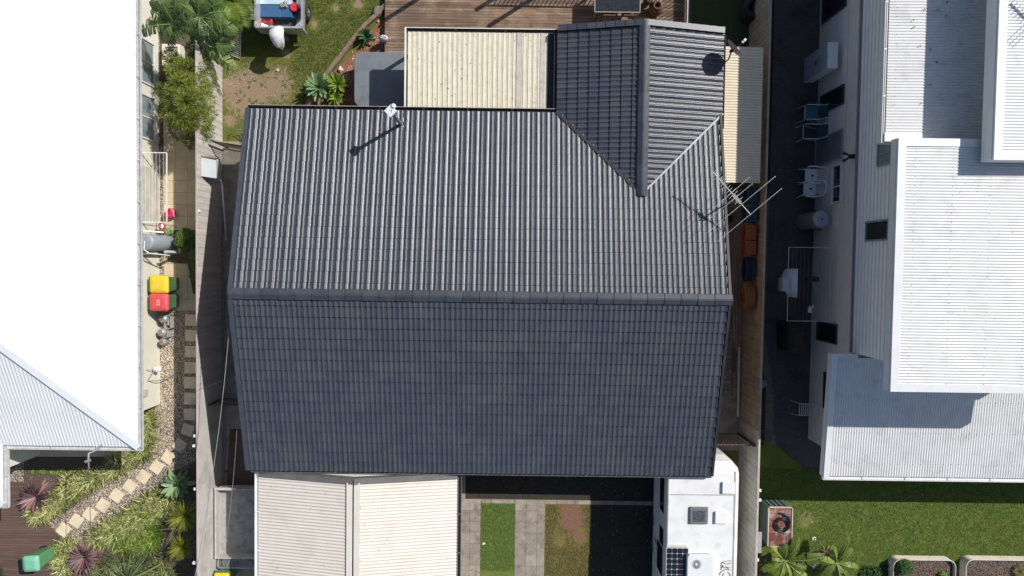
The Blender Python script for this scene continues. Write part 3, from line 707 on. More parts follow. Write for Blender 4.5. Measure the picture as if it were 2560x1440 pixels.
mb=MB(); mb.tube([lnb-nrm*.05,lnb+nrm*.06],.035,10); mb.cbox(lnb+Vector((.03,.03,0)),(.07,.06,.05),.7); mb.build('receiver',whitePl,t)
mb=MB(); mb.tube([(6.3,dc.y-.15,2.5),(6.3,dc.y-.15,2.95),dc-nrm*.05],.022,7); mb.cbox(dc-nrm*.06,(.09,.09,.1),.7); mb.build('bracket',blackP,t)
# --- power lines
def wire(name,pts,label,r=.008,m=None,group=None,mat=None):
    o=MB().tube(pts,r,5).build(name,m or M('wire_grey',(.30,.29,.27),rough=.6)); return tag(o,label,'cable',group)
def sag(a,b,s,n=14):
    a=Vector(a);b=Vector(b); return [a.lerp(b,i/n)-Vector((0,0,s*4*(i/n)*(1-i/n))) for i in range(n+1)]
wire('service_cable',sag(P(577,765,3.7),P(480,1480,3.9),.35),'pale power cable running from the gable of the tiled house over the left fence',.010)
wire('service_cable',sag(P(597,940,2.9),P(548,1480,3.4),.3),'thin second cable beside the gable power cable, over the shaded lane',.005)
wire('service_cable',sag(P(220,1150,3.3),P(228,1500,3.6),.05),'cable hanging from the elbow mast over the left garden path',.009,M('wire_dark',(.07,.07,.07)))
t=thing('service_mast','pale bent steel service mast at the front gutter of the white roofed house','mast',P(222,1150,2.7))
q=P(244,1124,2.9); w_=P(221,1150,3.3); mb=MB(); mb.tube([(q.x+.02,q.y+.1,2.75),q,(q.x-.08,q.y-.04,3.2),w_],.03,8); mb.build('pole',silver,t)
mb=MB(); mb.cbox(w_-Vector((0,.02,0)),(.16,.07,.06),.3); mb.tube([w_,w_-Vector((0,.28,.02))],.022,7); mb.build('insulator',MATS['grey_plastic'],t)
# --- spa
q=[P(886,129,.8),P(1060,129,.8),P(1060,270,.8),P(886,270,.8)]
t=thing('spa_pool','square spa with a flat grey cover and rounded corners, half under the cream patio roof','spa',((q[0].x+q[1].x)/2,(q[0].y+q[2].y)/2,0))
def rrect(x0,x1,y0,y1,r,n=6):
    out=[]
    for cx,cy,a0 in ((x1-r,y1-r,0),(x0+r,y1-r,90),(x0+r,y0+r,180),(x1-r,y0+r,270)):
        for i in range(n+1): a=R(a0+90*i/n); out.append((cx+r*math.cos(a),cy+r*math.sin(a)))
    return out
x0_,x1_,y1_,y0_=q[0].x,q[1].x,q[0].y,q[2].y
mb=MB(); mb.prism(rrect(x0_,x1_,y0_,y1_,.28),.72,.8); mb.build('cover',M('spa_cover',(.15,.17,.185),(.175,.195,.21),scale=2,rough=.6,c3=(.12,.135,.15),s3=2.5),t,bevel=.015)
mb=MB(); mb.prism(rrect(x0_+.06,x1_-.06,y0_+.06,y1_-.06,.25),0,.715); mb.build('shell',M('spa_shell',(.1,.08,.07),rough=.7),t)
# --- rear deck with boards
dk=thing('rear_deck','weathered brown timber deck behind the cream patio roof','deck',(0,8.5,0))
mb=MB(); y=4.9
while y<12:
    xx=-4.33
    while xx<5.7:
        ln=min(U(1.6,4.2),5.7-xx); mb.box((xx+.002,y,.24),(xx+ln-.002,y+.086,.28)); xx+=ln
    y+=.094
mb.build('deck_boards',deckM,dk)
MB().box((-4.33,4.9,0),(-4.29,12,.238)).build('side_board',M('dark_board',(.06,.045,.035)),dk)
# pergola and lattice just outside (cast the deck shadows)
pg=thing('pergola','dark timber pergola posts and beams at the top of the deck','pergola',(0,9.6,0))
dkt=M('dark_stained_timber',(.06,.04,.032),(.09,.06,.045),rough=.7)
tips=[((962,50),2.1),((1190,25),2.2),((1221,66),2.75)]
for (px,py),h in tips:
    s_=P(px,py,.28); tx,ty=s_.x+SA*h,s_.y+SB*h
    mb=MB(); mb.box((tx-.05,ty-.05,.2),(tx+.05,ty+.05,h+.28)); mb.build('post',dkt,pg)
mb=MB()
# screen of slats whose shadow shows at the top edge of the deck
for k in range(26):
    s_=P(1236+k*10.5,12+k*.35,.28); h=1.25; tx,ty=s_.x+SA*h,s_.y+SB*h; mb.bar((tx-.02,ty+.0,h+.28),(tx+.28,ty+.5,h+.28),.025,.02)
s0=P(1215,14,.28); s1=P(1475,20,.28); h=1.25
mb.bar((s0.x+SA*h,s0.y+SB*h,h+.27),(s1.x+SA*h,s1.y+SB*h,h+.27),.05,.04); mb.build('slat_screen',dkt,pg)
# --- outdoor table + chairs
za=.28+.74
a_=P(1488,-40,za); b_=P(1600,31,za)
t=thing('outdoor_table','black glass topped outdoor table with pale edge on the deck above the tiled wing','table',((a_.x+b_.x)/2,(a_.y+b_.y)/2,.28))
MB().box((a_.x+.02,b_.y+.02,za-.02),(b_.x-.02,a_.y,za)).build('tabletop',M('black_glass',(.02,.021,.026),(.035,.035,.045),scale=5,rough=.12),t)
mb=MB(); 
for A,B in (((a_.x,b_.y),(b_.x,b_.y)),((a_.x,b_.y),(a_.x,a_.y)),((b_.x,b_.y),(b_.x,a_.y))): mb.bar((A[0],A[1],za-.01),(B[0],B[1],za-.01),.03,.035)
mb.build('frame',M('taupe_metal',(.3,.27,.22),rough=.4),t)
for x in (a_.x+.05,b_.x-.05):
    for y in (b_.y+.05,a_.y-.05): MB().box((x-.025,y-.025,.28),(x+.025,y+.025,za-.03)).build('leg',MATS['taupe_metal'],t)
for k,(px,lb) in enumerate(((1520,'left of two brown deck chairs tucked under the black table edge'),(1570,'right of two brown deck chairs tucked under the black table edge'))):
    c=P(px,40,.75); t=thing('deck_chair',lb,'chair',(c.x,c.y,.28),0,'chairs at the black glass table')
    mb=MB(); mb.box((c.x-.2,c.y-.0,.68),(c.x+.2,c.y+.4,.71)); mb.build('seat',M('brown_sling',(.1,.06,.045),rough=.7),t)
    mb=MB(); mb.bar((c.x-.21,c.y-.03,.72),(c.x-.19,c.y-.1,1.12),.03,.03); mb.bar((c.x+.21,c.y-.03,.72),(c.x+.19,c.y-.1,1.12),.03,.03); mb.bar((c.x-.2,c.y-.1,1.12),(c.x+.2,c.y-.1,1.12),.03,.03); mb.bar((c.x-.2,c.y-.06,.9),(c.x+.2,c.y-.06,.9),.02,.12); mb.build('backrest',MATS['brown_sling'],t)
    for dx in (-.19,.19):
        for dy in (0,.38): MB().box((c.x+dx-.015,c.y+dy-.015,.28),(c.x+dx+.015,c.y+dy+.015,.68)).build('leg',MATS['brown_sling'],t)
c=P(1640,20,.6); 
o=MB().lathe((c.x,c.y,.28),[(.12,0),(.2,.12),(.24,.3),(.2,.46),(.12,.55),(.15,.6),(.10,.6),(.08,.4)],20).build('clay_pot',M('terracotta_dark',(.2,.1,.06),(.12,.07,.05),rough=.7)); tag(o,'round brown clay pot beside the black table on the deck','pot')
c=P(1622,-6,.9); o=MB().lathe((c.x,c.y,.28),[(.1,0),(.14,.5),(.17,.55),(.06,.58)],16).build('patio_heater',M('sooty_metal',(.08,.07,.06),rough=.5)); tag(o,'small dark chimney burner standing behind the clay pot','burner')
# railing
t=thing('deck_railing','dark balustrade along the right edge of the deck above the tiled wing','railing',(P(1708,20,.3).x,8.6,.28))
rx=P(1706,40,.8).x
for k in range(24):
    y=7.5+k*.125; mb=MB(); mb.bar((rx,y,.28),(rx,y,1.15),.02,.02); mb.build('baluster',dkt,t)
MB().bar((rx,7.4,1.17),(rx,10.4,1.17),.05,.04).build('top_rail',dkt,t)
q=P(1719,30,1.4); o=MB().bar((q.x,7.5,1.4),(q.x,10.5,1.4),.03,.03).bar((q.x,7.5,0),(q.x,7.5,1.4),.03,.03).bar((q.x,10.5,0),(q.x,10.5,1.4),.03,.03).build('clothes_rail',silver); tag(o,'thin pale metal rail standing beside the deck railing','rail')
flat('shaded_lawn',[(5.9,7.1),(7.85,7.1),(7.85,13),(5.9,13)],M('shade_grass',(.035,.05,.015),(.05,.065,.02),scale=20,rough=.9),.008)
c=P(1888,18,.6); t=thing('tyre_stack','dark round tyre stored against the top of the right fence','tyre',(c.x,c.y,0))
mb=MB()
for k in range(3):
    mb.tube(ring((c.x,c.y,.12+k*.2),.26,24),.1,8,closed=True)
mb.build('tyre',blackR,t)
# --- little things at the deck corner
c=P(957,93,.5); t=thing('watering_can','small white plastic watering can at the corner of the deck','watering can',(c.x,c.y,.28))
MB().lathe((c.x,c.y,.28),[(.13,0),(.14,.12),(.12,.2),(.07,.24)],16,sx=1.1,sy=.7,rz=.1).build('body',whitePl,t)
mb=MB(); mb.tube([(c.x-.1,c.y,.5),(c.x-.05,c.y,.58),(c.x+.06,c.y,.58),(c.x+.11,c.y,.5)],.012,6); mb.build('handle',MATS['grey_plastic'],t)
mb=MB(); mb.tube([(c.x+.12,c.y,.36),(c.x+.24,c.y-.04,.5)],.015,6); mb.build('spout',whitePl,t)
def rock(name,px,py,r,lab,mt,z=0,sq=.6):
    c=P(px,py,z+r*sq*.5); bm=bmesh.new(); bmesh.ops.create_icosphere(bm,subdivisions=3,radius=1)
    rg=random.Random(int(px)); fx=[rg.uniform(1,3) for _ in range(6)]
    for v in bm.verts:
        n_=1+.12*math.sin(v.co.x*fx[0]*2+fx[3])+.12*math.sin(v.co.y*fx[1]*2+fx[4])+.1*math.sin(v.co.z*fx[2]*3+fx[5]); v.co*=n_*r; v.co.z*=sq
    m_=MB(); m_.add([(v.co.x+c.x,v.co.y+c.y,v.co.z+z+r*sq*.7) for v in bm.verts],[tuple(v.index for v in f.verts) for f in bm.faces],.5,True); bm.free()
    return tag(m_.build(name,mt),lab,'rock')
rk=M('rock_grey',(.16,.14,.12),(.24,.21,.18),scale=14,rough=.9,bump=.8,bscale=40)
rkw=M('rock_white',(.6,.55,.48),(.42,.37,.32),scale=18,rough=.9,bump=.5)
rock('rock',944,30,.17,'rounded grey rock at the top end of the garden edging',rk)
rock('rock',851,174,.1,'white lump of stone in the red mulch by the spa',rkw)
rock('rock',694,176,.055,'small pale stone lying on the worn back lawn',rkw)
rock('rock',882,147,.035,'tiny cream stone on the red mulch',rkw)
rock('rock',946,54,.05,'small pale orange stone beside the deck corner',M('orange_rock',(.5,.3,.18),rough=.8))
def tag_edge(): pass
pts=[P(*p,.1) for p in ((968,10),(940,40),(915,62),(880,105),(850,145),(818,185),(785,235),(760,285))]
for i,(a_,b_) in enumerate(((0,2),(2,4),(4,6),(6,7))):
    o=MB(); 
    for k in range(a_,b_): o.bar(pts[k],pts[k+1],.13,.2)
    o=o.build('edging_sleeper',M('sleeper',(.25,.17,.12),(.17,.12,.085),scale=7,rough=.85,bump=.3))
    tag(o,['topmost brown timber sleeper edging the mulch bed beside the deck','second brown timber sleeper from the top, left of the watering can','third brown timber sleeper from the top, left of the red mulch','lowest brown timber sleeper behind the spiky agaves'][i],'edging','garden edging sleepers')
# --- dinghy with trailer wheel
bz=1.08; bx0,bx1,by=P(638,65,bz).x,P(755,65,bz).x,P(700,68,bz).y
t=thing('aluminium_dinghy','open aluminium boat with a red tank and blue mat parked on the back lawn','boat',((bx0+bx1)/2,by+1.5,0))
ry=by+4.2; cxm=(bx0+bx1)/2
def hullring(y,hw,zt_,zb):
    return [(cxm-hw,y,zt_),(cxm-hw*.95,y,zb+.22),(cxm-hw*.45,y,zb),(cxm,y,zb-.05),(cxm+hw*.45,y,zb),(cxm+hw*.95,y,zb+.22),(cxm+hw,y,zt_)]
HW=(bx1-bx0)/2; alb=M('boat_aluminium',(.5,.5,.5),(.6,.6,.6),rough=.4,metal=.5)
mb=MB()
rs=[hullring(by,HW,bz,.45),hullring(by+2.6,HW,bz,.45),hullring(by+3.6,HW*.7,bz+.08,.5),hullring(by+4.3,HW*.05,bz+.15,.62)]
vs=[p for r_ in rs for p in r_]; mb.add(vs,[(k*7+i,k*7+i+1,(k+1)*7+i+1,(k+1)*7+i) for k in range(3) for i in range(6)],.5)
ri=[[(p[0]+(.03 if p[0]<cxm else -.03)*(abs(p[0]-cxm)>.1),p[1]+.0,p[2]+.02) for p in r_] for r_ in rs]
mb.add([p for r_ in ri for p in r_],[(k*7+i,(k+1)*7+i,(k+1)*7+i+1,k*7+i+1) for k in range(3) for i in range(6)],.5)
mb.build('hull',alb,t)
mb=MB(); mb.bar((bx0,by,bz),(bx0,by+2.7,bz),.05,.04); mb.bar((bx1,by,bz),(bx1,by+2.7,bz),.05,.04); mb.build('gunwale',alb,t)
mb=MB(); mb.box((bx0,by-.03,.5),(bx1,by+.02,bz)); mb.box((bx0,by-.03,bz),(bx1,by+.03,bz+.02)); mb.build('transom',alb,t)
for s in (1,-1):
    cx=bx0 if s==1 else bx1; mb=MB(); mb.add([(cx,by+.02,bz+.012),(cx+s*.24,by+.02,bz+.012),(cx,by+.26,bz+.012)],[(0,1,2) if s==1 else (0,2,1)]); mb.lathe((cx+s*.06,by+.08,bz+.012),[(.025,0),(.025,.02),(.01,.03)],10); mb.build('corner_gusset',alb,t)
    hx=cx+s*.2; mb=MB(); mb.tube([(hx-.06,by-.03,.8),(hx-.06,by-.08,.8),(hx+.06,by-.08,.8),(hx+.06,by-.03,.8)],.01,6); mb.build('handle',silver,t)
mb=MB(); mb.box((bx0+.05,by+.1,.5),(bx1-.05,by+3,.52)); mb.build('floor',M('boat_floor',(.05,.05,.055),(.1,.09,.09),scale=8),t)
q0=P(642,30,.8); q1=P(712,2,.8)
o=MB().box((bx0+.06,P(0,33,.8).y,.52),(bx1-.42,P(0,3,.8).y,.8)).build('boat_seat',M('blue_mat',(.03,.09,.20),(.04,.12,.25),rough=.8),t)
MB().box((bx0+.06,P(0,2,.8).y,.52),(bx1-.42,P(0,-10,.8).y,.83)).build('cooler_box',M('pale_blue_lid',(.55,.68,.74),rough=.4),t)
q=P(668,52,.6); t2=thing('fuel_tank','red plastic fuel tank with hoses inside the dinghy near its transom','fuel tank',(q.x,q.y,.52))
mb=MB(); mb.box((q.x-.18,q.y-.1,.52),(q.x+.2,q.y+.13,.72)); mb.build('body',M('red_plastic',(.55,.04,.05),(.45,.03,.04),rough=.45),t2,bevel=.03)
mb=MB(); mb.tube([(q.x-.16,q.y-.06,.74),(q.x-.02,q.y+.02,.76),(q.x+.1,q.y-.06,.74),(q.x+.2,q.y+.1,.74),(q.x+.34,q.y+.14,.7)],.012,6); mb.tube([(q.x-.1,q.y+.1,.74),(q.x+.05,q.y-.02,.77),(q.x+.16,q.y+.04,.74)],.01,6); mb.build('hose',blackR,t2)
q=P(731,13,1.0); t2=thing('bucket','bright red bucket with a lid standing in the dinghy','bucket',(q.x,q.y,.52))
MB().lathe((q.x,q.y,.52),[(.1,0),(.135,.3)],20).build('body',MATS['red_plastic'],t2)
MB().lathe((q.x,q.y,.82),[(.14,0),(.145,.02),(.12,.035),(.06,.03)],20).build('lid',M('red_lid',(.62,.05,.06),(.5,.03,.05),rough=.4),t2)
q=P(710,10,.85); mb=MB(); rg=random.Random(4); pts=[(q.x+rg.uniform(-.13,.13),q.y+rg.uniform(-.13,.1),.84+rg.uniform(0,.08)) for _ in range(26)]; mb.tube(pts,.014,5); o=mb.build('rope_coil',M('cream_rope',(.5,.45,.33),rough=.9)); tag(o,'tangle of cream rope on the blue boat mat beside the red bucket','rope')
q=P(735,42,.6); mb=MB(); mb.box((q.x-.1,q.y-.06,.52),(q.x+.1,q.y+.07,.66)); o=mb.build('tackle_box',M('blue_box',(.05,.12,.2),(.08,.17,.27),scale=20),bevel=.01); tag(o,'small blue tackle box on the dinghy floor below the red bucket','box')
# outboard under white cover
q=P(693,78,1.15)
t=thing('outboard_motor','outboard motor wrapped in a white cover behind the dinghy transom','outboard motor',(q.x,by-.1,0))
mb=MB(); cxs=[(.0,.05,.10,1.33),(-.02,.02,.15,1.28),(-.01,-.10,.17,1.2),(.0,-.24,.145,1.1),(.0,-.36,.10,1.0),(0,-.42,.05,.93)]
rings=[]
for k,(dx,dy,hw_,zt_) in enumerate([(0,.12,.15,1.16),(0,.02,.22,1.3),(-.02,-.14,.235,1.34),(.01,-.30,.21,1.26),(.02,-.42,.16,1.14),(.01,-.48,.07,1.04)]):
    rings.append([(q.x+dx+hw_*math.cos(a)*(1+.06*math.sin(3*a+k)),q.y+.02+dy+.03*math.sin(a*2),zt_-.12+.16*math.sin(a)*(1+.08*math.sin(5*a))) for a in [2*math.pi*i/16 for i in range(16)]])
mb.loft(rings,True,True); mb.build('cover',M('white_cloth',(.74,.74,.73),(.62,.62,.62),scale=9,rough=.8,bump=.5,bscale=12),t)
mb=MB(); mb.bar((q.x+.02,by-.1,.95),(q.x+.02,by-.14,.25),.14,.09); mb.bar((q.x+.1,by-.05,.85),(q.x-.06,by-.05,.85),.05,.16); mb.build('leg',M('motor_grey',(.2,.2,.21),rough=.4),t)
# boat trailer wheel
w_=P(767,30,.32); t=thing('boat_trailer','galvanised boat trailer under the dinghy with its black wheel showing on the right','trailer',(cxm,by+1.4,0))
for s,x in ((1,w_.x),(-1,2*cxm-w_.x)):
    mb=MB(); mb.tube(ring((x,w_.y,.3),.2,28,'x'),.085,10,closed=True); wh=mb.build('wheel',blackR,t)
    mb=MB(); mb.tube([(x-.05,w_.y,.3),(x+.05,w_.y,.3)],.15,18); mb.tube([(x+.03,w_.y,.3),(x+.09,w_.y,.3)],.04,10); mb.build('rim',silver,wh)
mb=MB(); mb.bar((2*cxm-w_.x,w_.y,.3),(w_.x,w_.y,.3),.06,.06); mb.bar((cxm-.4,by,.4),(cxm-.4,by+4,.4),.06,.08); mb.bar((cxm+.4,by,.4),(cxm+.4,by+4,.4),.06,.08); mb.tube([(w_.x-.14,w_.y,.33),(w_.x-.22,w_.y,.42)],.04,8); mb.build('chassis',silver,t)
# --- wire mesh panel by banana
t=thing('wire_mesh_panel','leaning grey wire mesh panel below the banana plants','mesh panel',P(585,120,0))
mb=MB(); A=P(602,62,1.0);B=P(601,147,.05);C2=P(532,118,.6);D2=P(560,40,1.3)
for k in range(17):
    f=k/16; mb.bar(A.lerp(D2,f),B.lerp(C2,f),.006,.006); mb.bar(A.lerp(B,f),D2.lerp(C2,f),.006,.006)
mb.build('mesh',silver,t)
mb=MB(); 
for a_,b_ in ((A,B),(B,C2),(C2,D2),(D2,A)): mb.tube([a_,b_],.014,6)
mb.build('frame',silver,t)
# --- wire chair near verge
c=P(618,332,.3); t=thing('wire_basket','dark folded wire basket lying on the grass at the corner of the tiled roof','basket',(c.x,c.y,0))
mb=MB()
for k in range(12):
    f=k/11; mb.bar((c.x-.2+.4*f,c.y-.2,.2),(c.x-.1+.4*f,c.y+.22,.35),.006,.006); mb.bar((c.x-.2+.1*f,c.y-.2+.42*f,.2+.15*f),(c.x+.2+.1*f,c.y-.2+.42*f,.2+.15*f),.006,.006)
mb.build('mesh',darkmetal,t); mb=MB(); mb.tube([(c.x-.36,c.y+.1,.3),(c.x+.2,c.y+.14,.3)],.012,6); mb.tube([(c.x-.36,c.y+.1,.3),(c.x-.2,c.y-.25,.05)],.01,6); mb.build('frame',silver,t)
# --- gate left lane
def barfence(name,lab,A,B,z0,z1,n,mt,cat='gate',r=.012):
    A=Vector(A);B=Vector(B); t=thing(name,lab,cat,((A.x+B.x)/2,(A.y+B.y)/2,0))
    mb=MB()
    for z in (z0,z1-.08): mb.bar((A.x,A.y,z),(B.x,B.y,z),.035,.035)
    mb.build('rail',mt,t)
    mb=MB()
    for k in range(n): 
        p=A.lerp(B,(k+.5)/n); mb.bar((p.x,p.y,z0),(p.x,p.y,z1),r*1.4,r*1.4)
    mb.build('bars',mt,t)
    for p in (A,B): MB().box((p.x-.03,p.y-.03,0),(p.x+.03,p.y+.03,z1+.05)).build('post',mt,t)
    return t
bz_=M('bronze_metal',(.075,.055,.035),(.1,.075,.05),rough=.5)
barfence('pool_gate','bronze tubular gate across the lane left of the tiled roof, throwing barred shadows',P(568,383,0)+Vector((.02,.2,0)),P(640,395,0)+Vector((.0,.2,0)),.1,1.2,13,bz_)
barfence('lane_gate','dark low gate across the shaded left lane beside the front roof slope',(-9.8,P(570,1003).y+.1,0),(-7.9,P(570,1003).y+.1,0),.08,1.15,15,M('brown_gate',(.09,.07,.06),rough=.6))
barfence('side_gate','brown tubular gate between the tiled house and right fence, above the caravan',(6.2,P(1850,1080).y-.05,0),(7.82,P(1850,1080).y-.05,0),.08,1.6,16,M('brown_gate2',(.12,.085,.07),rough=.5))
# --- white cabinet on fence + downpipe
a_=P(523,393,1.6); b_=P(566,446,1.15); t=thing('wall_cabinet','white metal cabinet hung on the left fence above a long pipe','cabinet',(-9.65,a_.y-.3,1))
ya=a_.y; mb=MB(); mb.add([(-9.84,ya,1.62),(-9.84,ya-.6,1.62),(-9.5,ya-.62,1.3),(-9.5,ya,1.3),(-9.84,ya,1.0),(-9.84,ya-.6,1.0),(-9.5,ya-.62,1.0),(-9.5,ya,1.0)],[(0,1,2,3),(4,7,6,5),(0,4,5,1),(1,5,6,2),(2,6,7,3),(3,7,4,0)]); mb.build('body',M('cabinet_white',(.46,.49,.5),(.42,.45,.46),rough=.4),t)
mb=MB(); mb.bar((-9.9,ya+.02,1.66),(-9.45,ya+.02,1.36),.05,.03); mb.build('hinge_bar',bz_,t)
q=P(556,452,1.0); q2=P(566,600,.15); t=thing('downpipe','long pale downpipe leaning down from the fence cabinet along the left lane','pipe',(q2.x,q2.y,0))
MB().tube([(-9.42,q.y,1.15),(q.x,q.y,1.1),(q.x,q.y-.1,1.0),q2],.035,10).build('pipe',pvc,t)
for k,(px,ya,yb,w_,lb) in enumerate(((553,560,1210,.05,'long grey pipe lying against the base of the left fence'),(559,700,985,.045,'shorter grey pipe length beside the long one in the shaded left lane'),(562,1070,1210,.04,'short grey pipe near the box trailer in the left lane'))):
    o=MB().tube([P(px,ya,.08),P(px-4,yb,.08)],w_*.7,8).build('drain_pipe',pvcG); tag(o,lb,'pipe','pipes lying in the left lane')
flat('lane_mat',PL([(575,1072),(640,1072),(640,1212),(567,1212)]),M('brown_mat',(.13,.09,.075),(.1,.07,.06),rough=.9),.018)
# --- box trailer
t=thing('box_trailer','galvanised box trailer with grey ply floor beside the cream carport','trailer',(-8.6,-7.9,0))
tx0=P(535,1225,.95).x; ty1=P(535,1225,.95).y; ty0=P(535,1400,.95).y; tx1=tx0+1.75
mb=MB(); mb.box((tx0+.03,ty0+.03,.45),(tx1-.03,ty1-.03,.48)); mb.build('floor',M('ply_floor',(.40,.39,.36),(.33,.32,.30),scale=3,rough=.8,c3=(.22,.2,.18),s3=4),t)
mb=MB()
for s in ((tx0,ty0,tx0+.03,ty1),(tx1-.03,ty0,tx1,ty1),(tx0,ty0,tx1,ty0+.03),(tx0,ty1-.03,tx1,ty1)): mb.box((s[0],s[1],.43),(s[2],s[3],.84))
mb.box((tx0-.02,ty0,.84),(tx0+.045,ty1,.87)); mb.box((tx0-.03,ty1-.03,.84),(tx0+.7,ty1+.05,.88)); mb.build('side_panels',M('trailer_cream',(.55,.52,.48),(.45,.42,.38),scale=5,rough=.5),t)
mb=MB()
for k in range(22):
    f=k/21; mb.bar((tx0+.05+.95*f,ty0-.35,.72),(tx0+.05+.95*f+.25*(1 if k<18 else 0),ty0-.02,.72),.008,.008); mb.bar((tx0+.05+.95*f+.25,ty0-.35,.725),(tx0+.05+.95*f,ty0-.02,.725),.008,.008)
mb.bar((tx0+.05,ty0-.36,.72),(tx0+1.3,ty0-.36,.72),.05,.03); mb.bar((tx0+.05,ty0,.72),(tx0+.05,ty0-.36,.72),.03,.03); mb.bar((tx0+.5,ty0,.75),(tx0+.3,ty0-.36,.75),.03,.02); mb.build('mesh_ramp',silver,t)
mb=MB(); mb.tube([(tx0-.02,ty0-.02,.6),(tx0-.2,ty0-.12,.5),(tx0-.28,ty0-.35,.45),(tx0-.05,ty0-.5,.42)],.03,8); mb.build('jockey_stand',darkmetal,t)
for x in (tx0-.12,tx1+.12):
    mb=MB(); mb.tube(ring((x,(ty0+ty1)/2,.3),.2,24,'x'),.07,8,closed=True); mb.build('wheel',blackR,t)
# --- wheelie bins
def bin_(name,lab,top,size,rz,bodyc,lidc,group=None,h=1.0,zoff=0,emb=None):
    c=P(top[0],top[1],h); t=thing(name,lab,'wheelie bin',(c.x,c.y,zoff),rz,group,world=False)
    w,dp=size
    mb=MB(); hw_,hd=w/2,dp/2
    rg_=lambda s,z,dy=0:[(x*s,y*s+dy,z) for x,y in rrect(-hw_,hw_,-hd,hd,.07,3)]
    mb.loft([rg_(.74,.05,.03),rg_(.93,h-.1),rg_(1.0,h-.09),rg_(1.0,h-.045)],True,False); mb.build('body',bodyc,t)
    mb=MB(); mb.loft([rg_(1.02,h-.045),rg_(1.0,h-.01),rg_(.9,h+.03),rg_(.5,h+.05)],True,True); l=mb.build('lid',lidc,t)
    if emb:
        mb=MB()
        for k in range(3): mb.box((-.09+.07*k,-.06,h+.042),(-.045+.07*k,-.02,h+.055)); mb.box((-.09+.07*k,.0,h+.042),(-.05+.07*k,.045,h+.055))
        mb.box((-.2,-.16,h+.02),(-.08,-.15,h+.045)); mb.box((.08,-.16,h+.02),(.2,-.15,h+.045)); mb.build('lid_marking',emb,l)
    mb=MB(); mb.bar((-hw_*.8,hd+.05,h-.08),(hw_*.8,hd+.05,h-.08),.035,.03); mb.bar((-hw_*.8,hd,h-.08),(-hw_*.8,hd+.06,h-.08),.03,.03); mb.bar((hw_*.8,hd,h-.08),(hw_*.8,hd+.06,h-.08),.03,.03); mb.build('handle',bodyc,t)
    for s in (-1,1):
        mb=MB(); mb.tube([(s*hw_*.62,hd*.75,.1),(s*(hw_*.62+.05),hd*.75,.1)],.1,14); mb.build('wheel',blackR,t)
    return t
gb=M('bin_green',(.10,.19,.085),(.085,.165,.075),rough=.5)
bin_('wheelie_bin','green bin with a yellow lid beside the left house wall',(397,711),(.57,.60),R(90),gb,M('bin_yellow',(.80,.58,.03),(.72,.50,.03),scale=9,rough=.5),'wheelie bins by the left wall',1.0,0,M('emb_yellow',(.8,.62,.25),rough=.5))
bin_('wheelie_bin','green bin with a red lid, next to the yellow lidded bin',(397,756),(.57,.60),R(90),gb,M('bin_red',(.68,.09,.10),(.60,.07,.08),scale=9,rough=.5),'wheelie bins by the left wall',1.0,0,M('emb_pink',(.8,.45,.42),rough=.5))
bin_('wheelie_bin','all green bin with a teal lid standing on the dark front deck',(80,1408),(.52,.52),R(94),M('bin_green2',(.12,.30,.14),(.10,.27,.12),rough=.5),M('bin_teal',(.21,.50,.34),(.19,.46,.31),rough=.45),None,1.02,.06)
bin_('wheelie_bin','bin with a yellow lid cut by the bottom edge beside the box trailer',(553,1452),(.5,.5),0,gb,M('bin_yellow2',(.8,.62,.02),rough=.4),None,1.0)
# --- water heater left
def cyl(name,lab,cat,c,r,h,mt,z0=0,extra=None):
    t=thing(name,lab,cat,(c[0],c[1],z0)); MB().lathe((c[0],c[1],z0),[(r,0),(r,h-.03),(r-.02,h),(r*.5,h+.02),(.02,h+.025)],32).build('tank',mt,t); return t
c=P(375,605,1.45); t=cyl('water_heater','grey cylindrical water heater with white pipes against the left house wall','water heater',(-11.72,c.y),.27,1.42,M('heater_grey',(.30,.33,.36),(.28,.31,.34),rough=.45))
cy=c.y
for pp,r_ in (([(-11.72,cy+.03,1.48),(-11.72,cy-.25,1.5),(-11.6,cy-.36,1.4),(-11.3,cy-.42,.7)],.025),([(-11.98,cy-.37,1.2),(-11.5,cy-.36,1.1)],.025),([(-11.9,cy+.36,1.2),(-11.4,cy+.33,.9)],.03),([(-11.35,cy-.3,.9),(-11.2,cy-.3,.3)],.05)): MB().tube(pp,r_,8).build('pipe',M('white_pipe',(.7,.7,.68),(.6,.6,.6),rough=.3,metal=.2),t)
# --- clothes airer left (white fold-down frame)
t=thing('folding_clothesline','white fold-down clothesline frame on the left house wall','clothesline',(-11.9,2.6,1.2))
z=1.15; A=P(362,382,z);B=P(417,382,z);C2=P(417,556,z)
mb=MB()
for a_,b_ in (((-11.98,B.y,z),(B.x,B.y,z)),((B.x,B.y,z),(C2.x,C2.y,z)),((C2.x,C2.y,z),(-11.98,C2.y,z))): mb.bar(a_,b_,.03,.03)
mb.build('frame',whiteM,t)
mb=MB()
for k in range(6): x=-11.9+(B.x+11.9)*(k+.5)/6.5; mb.bar((x,B.y,z),(x,C2.y,z),.006,.006)
mb.build('lines',whiteM,t)
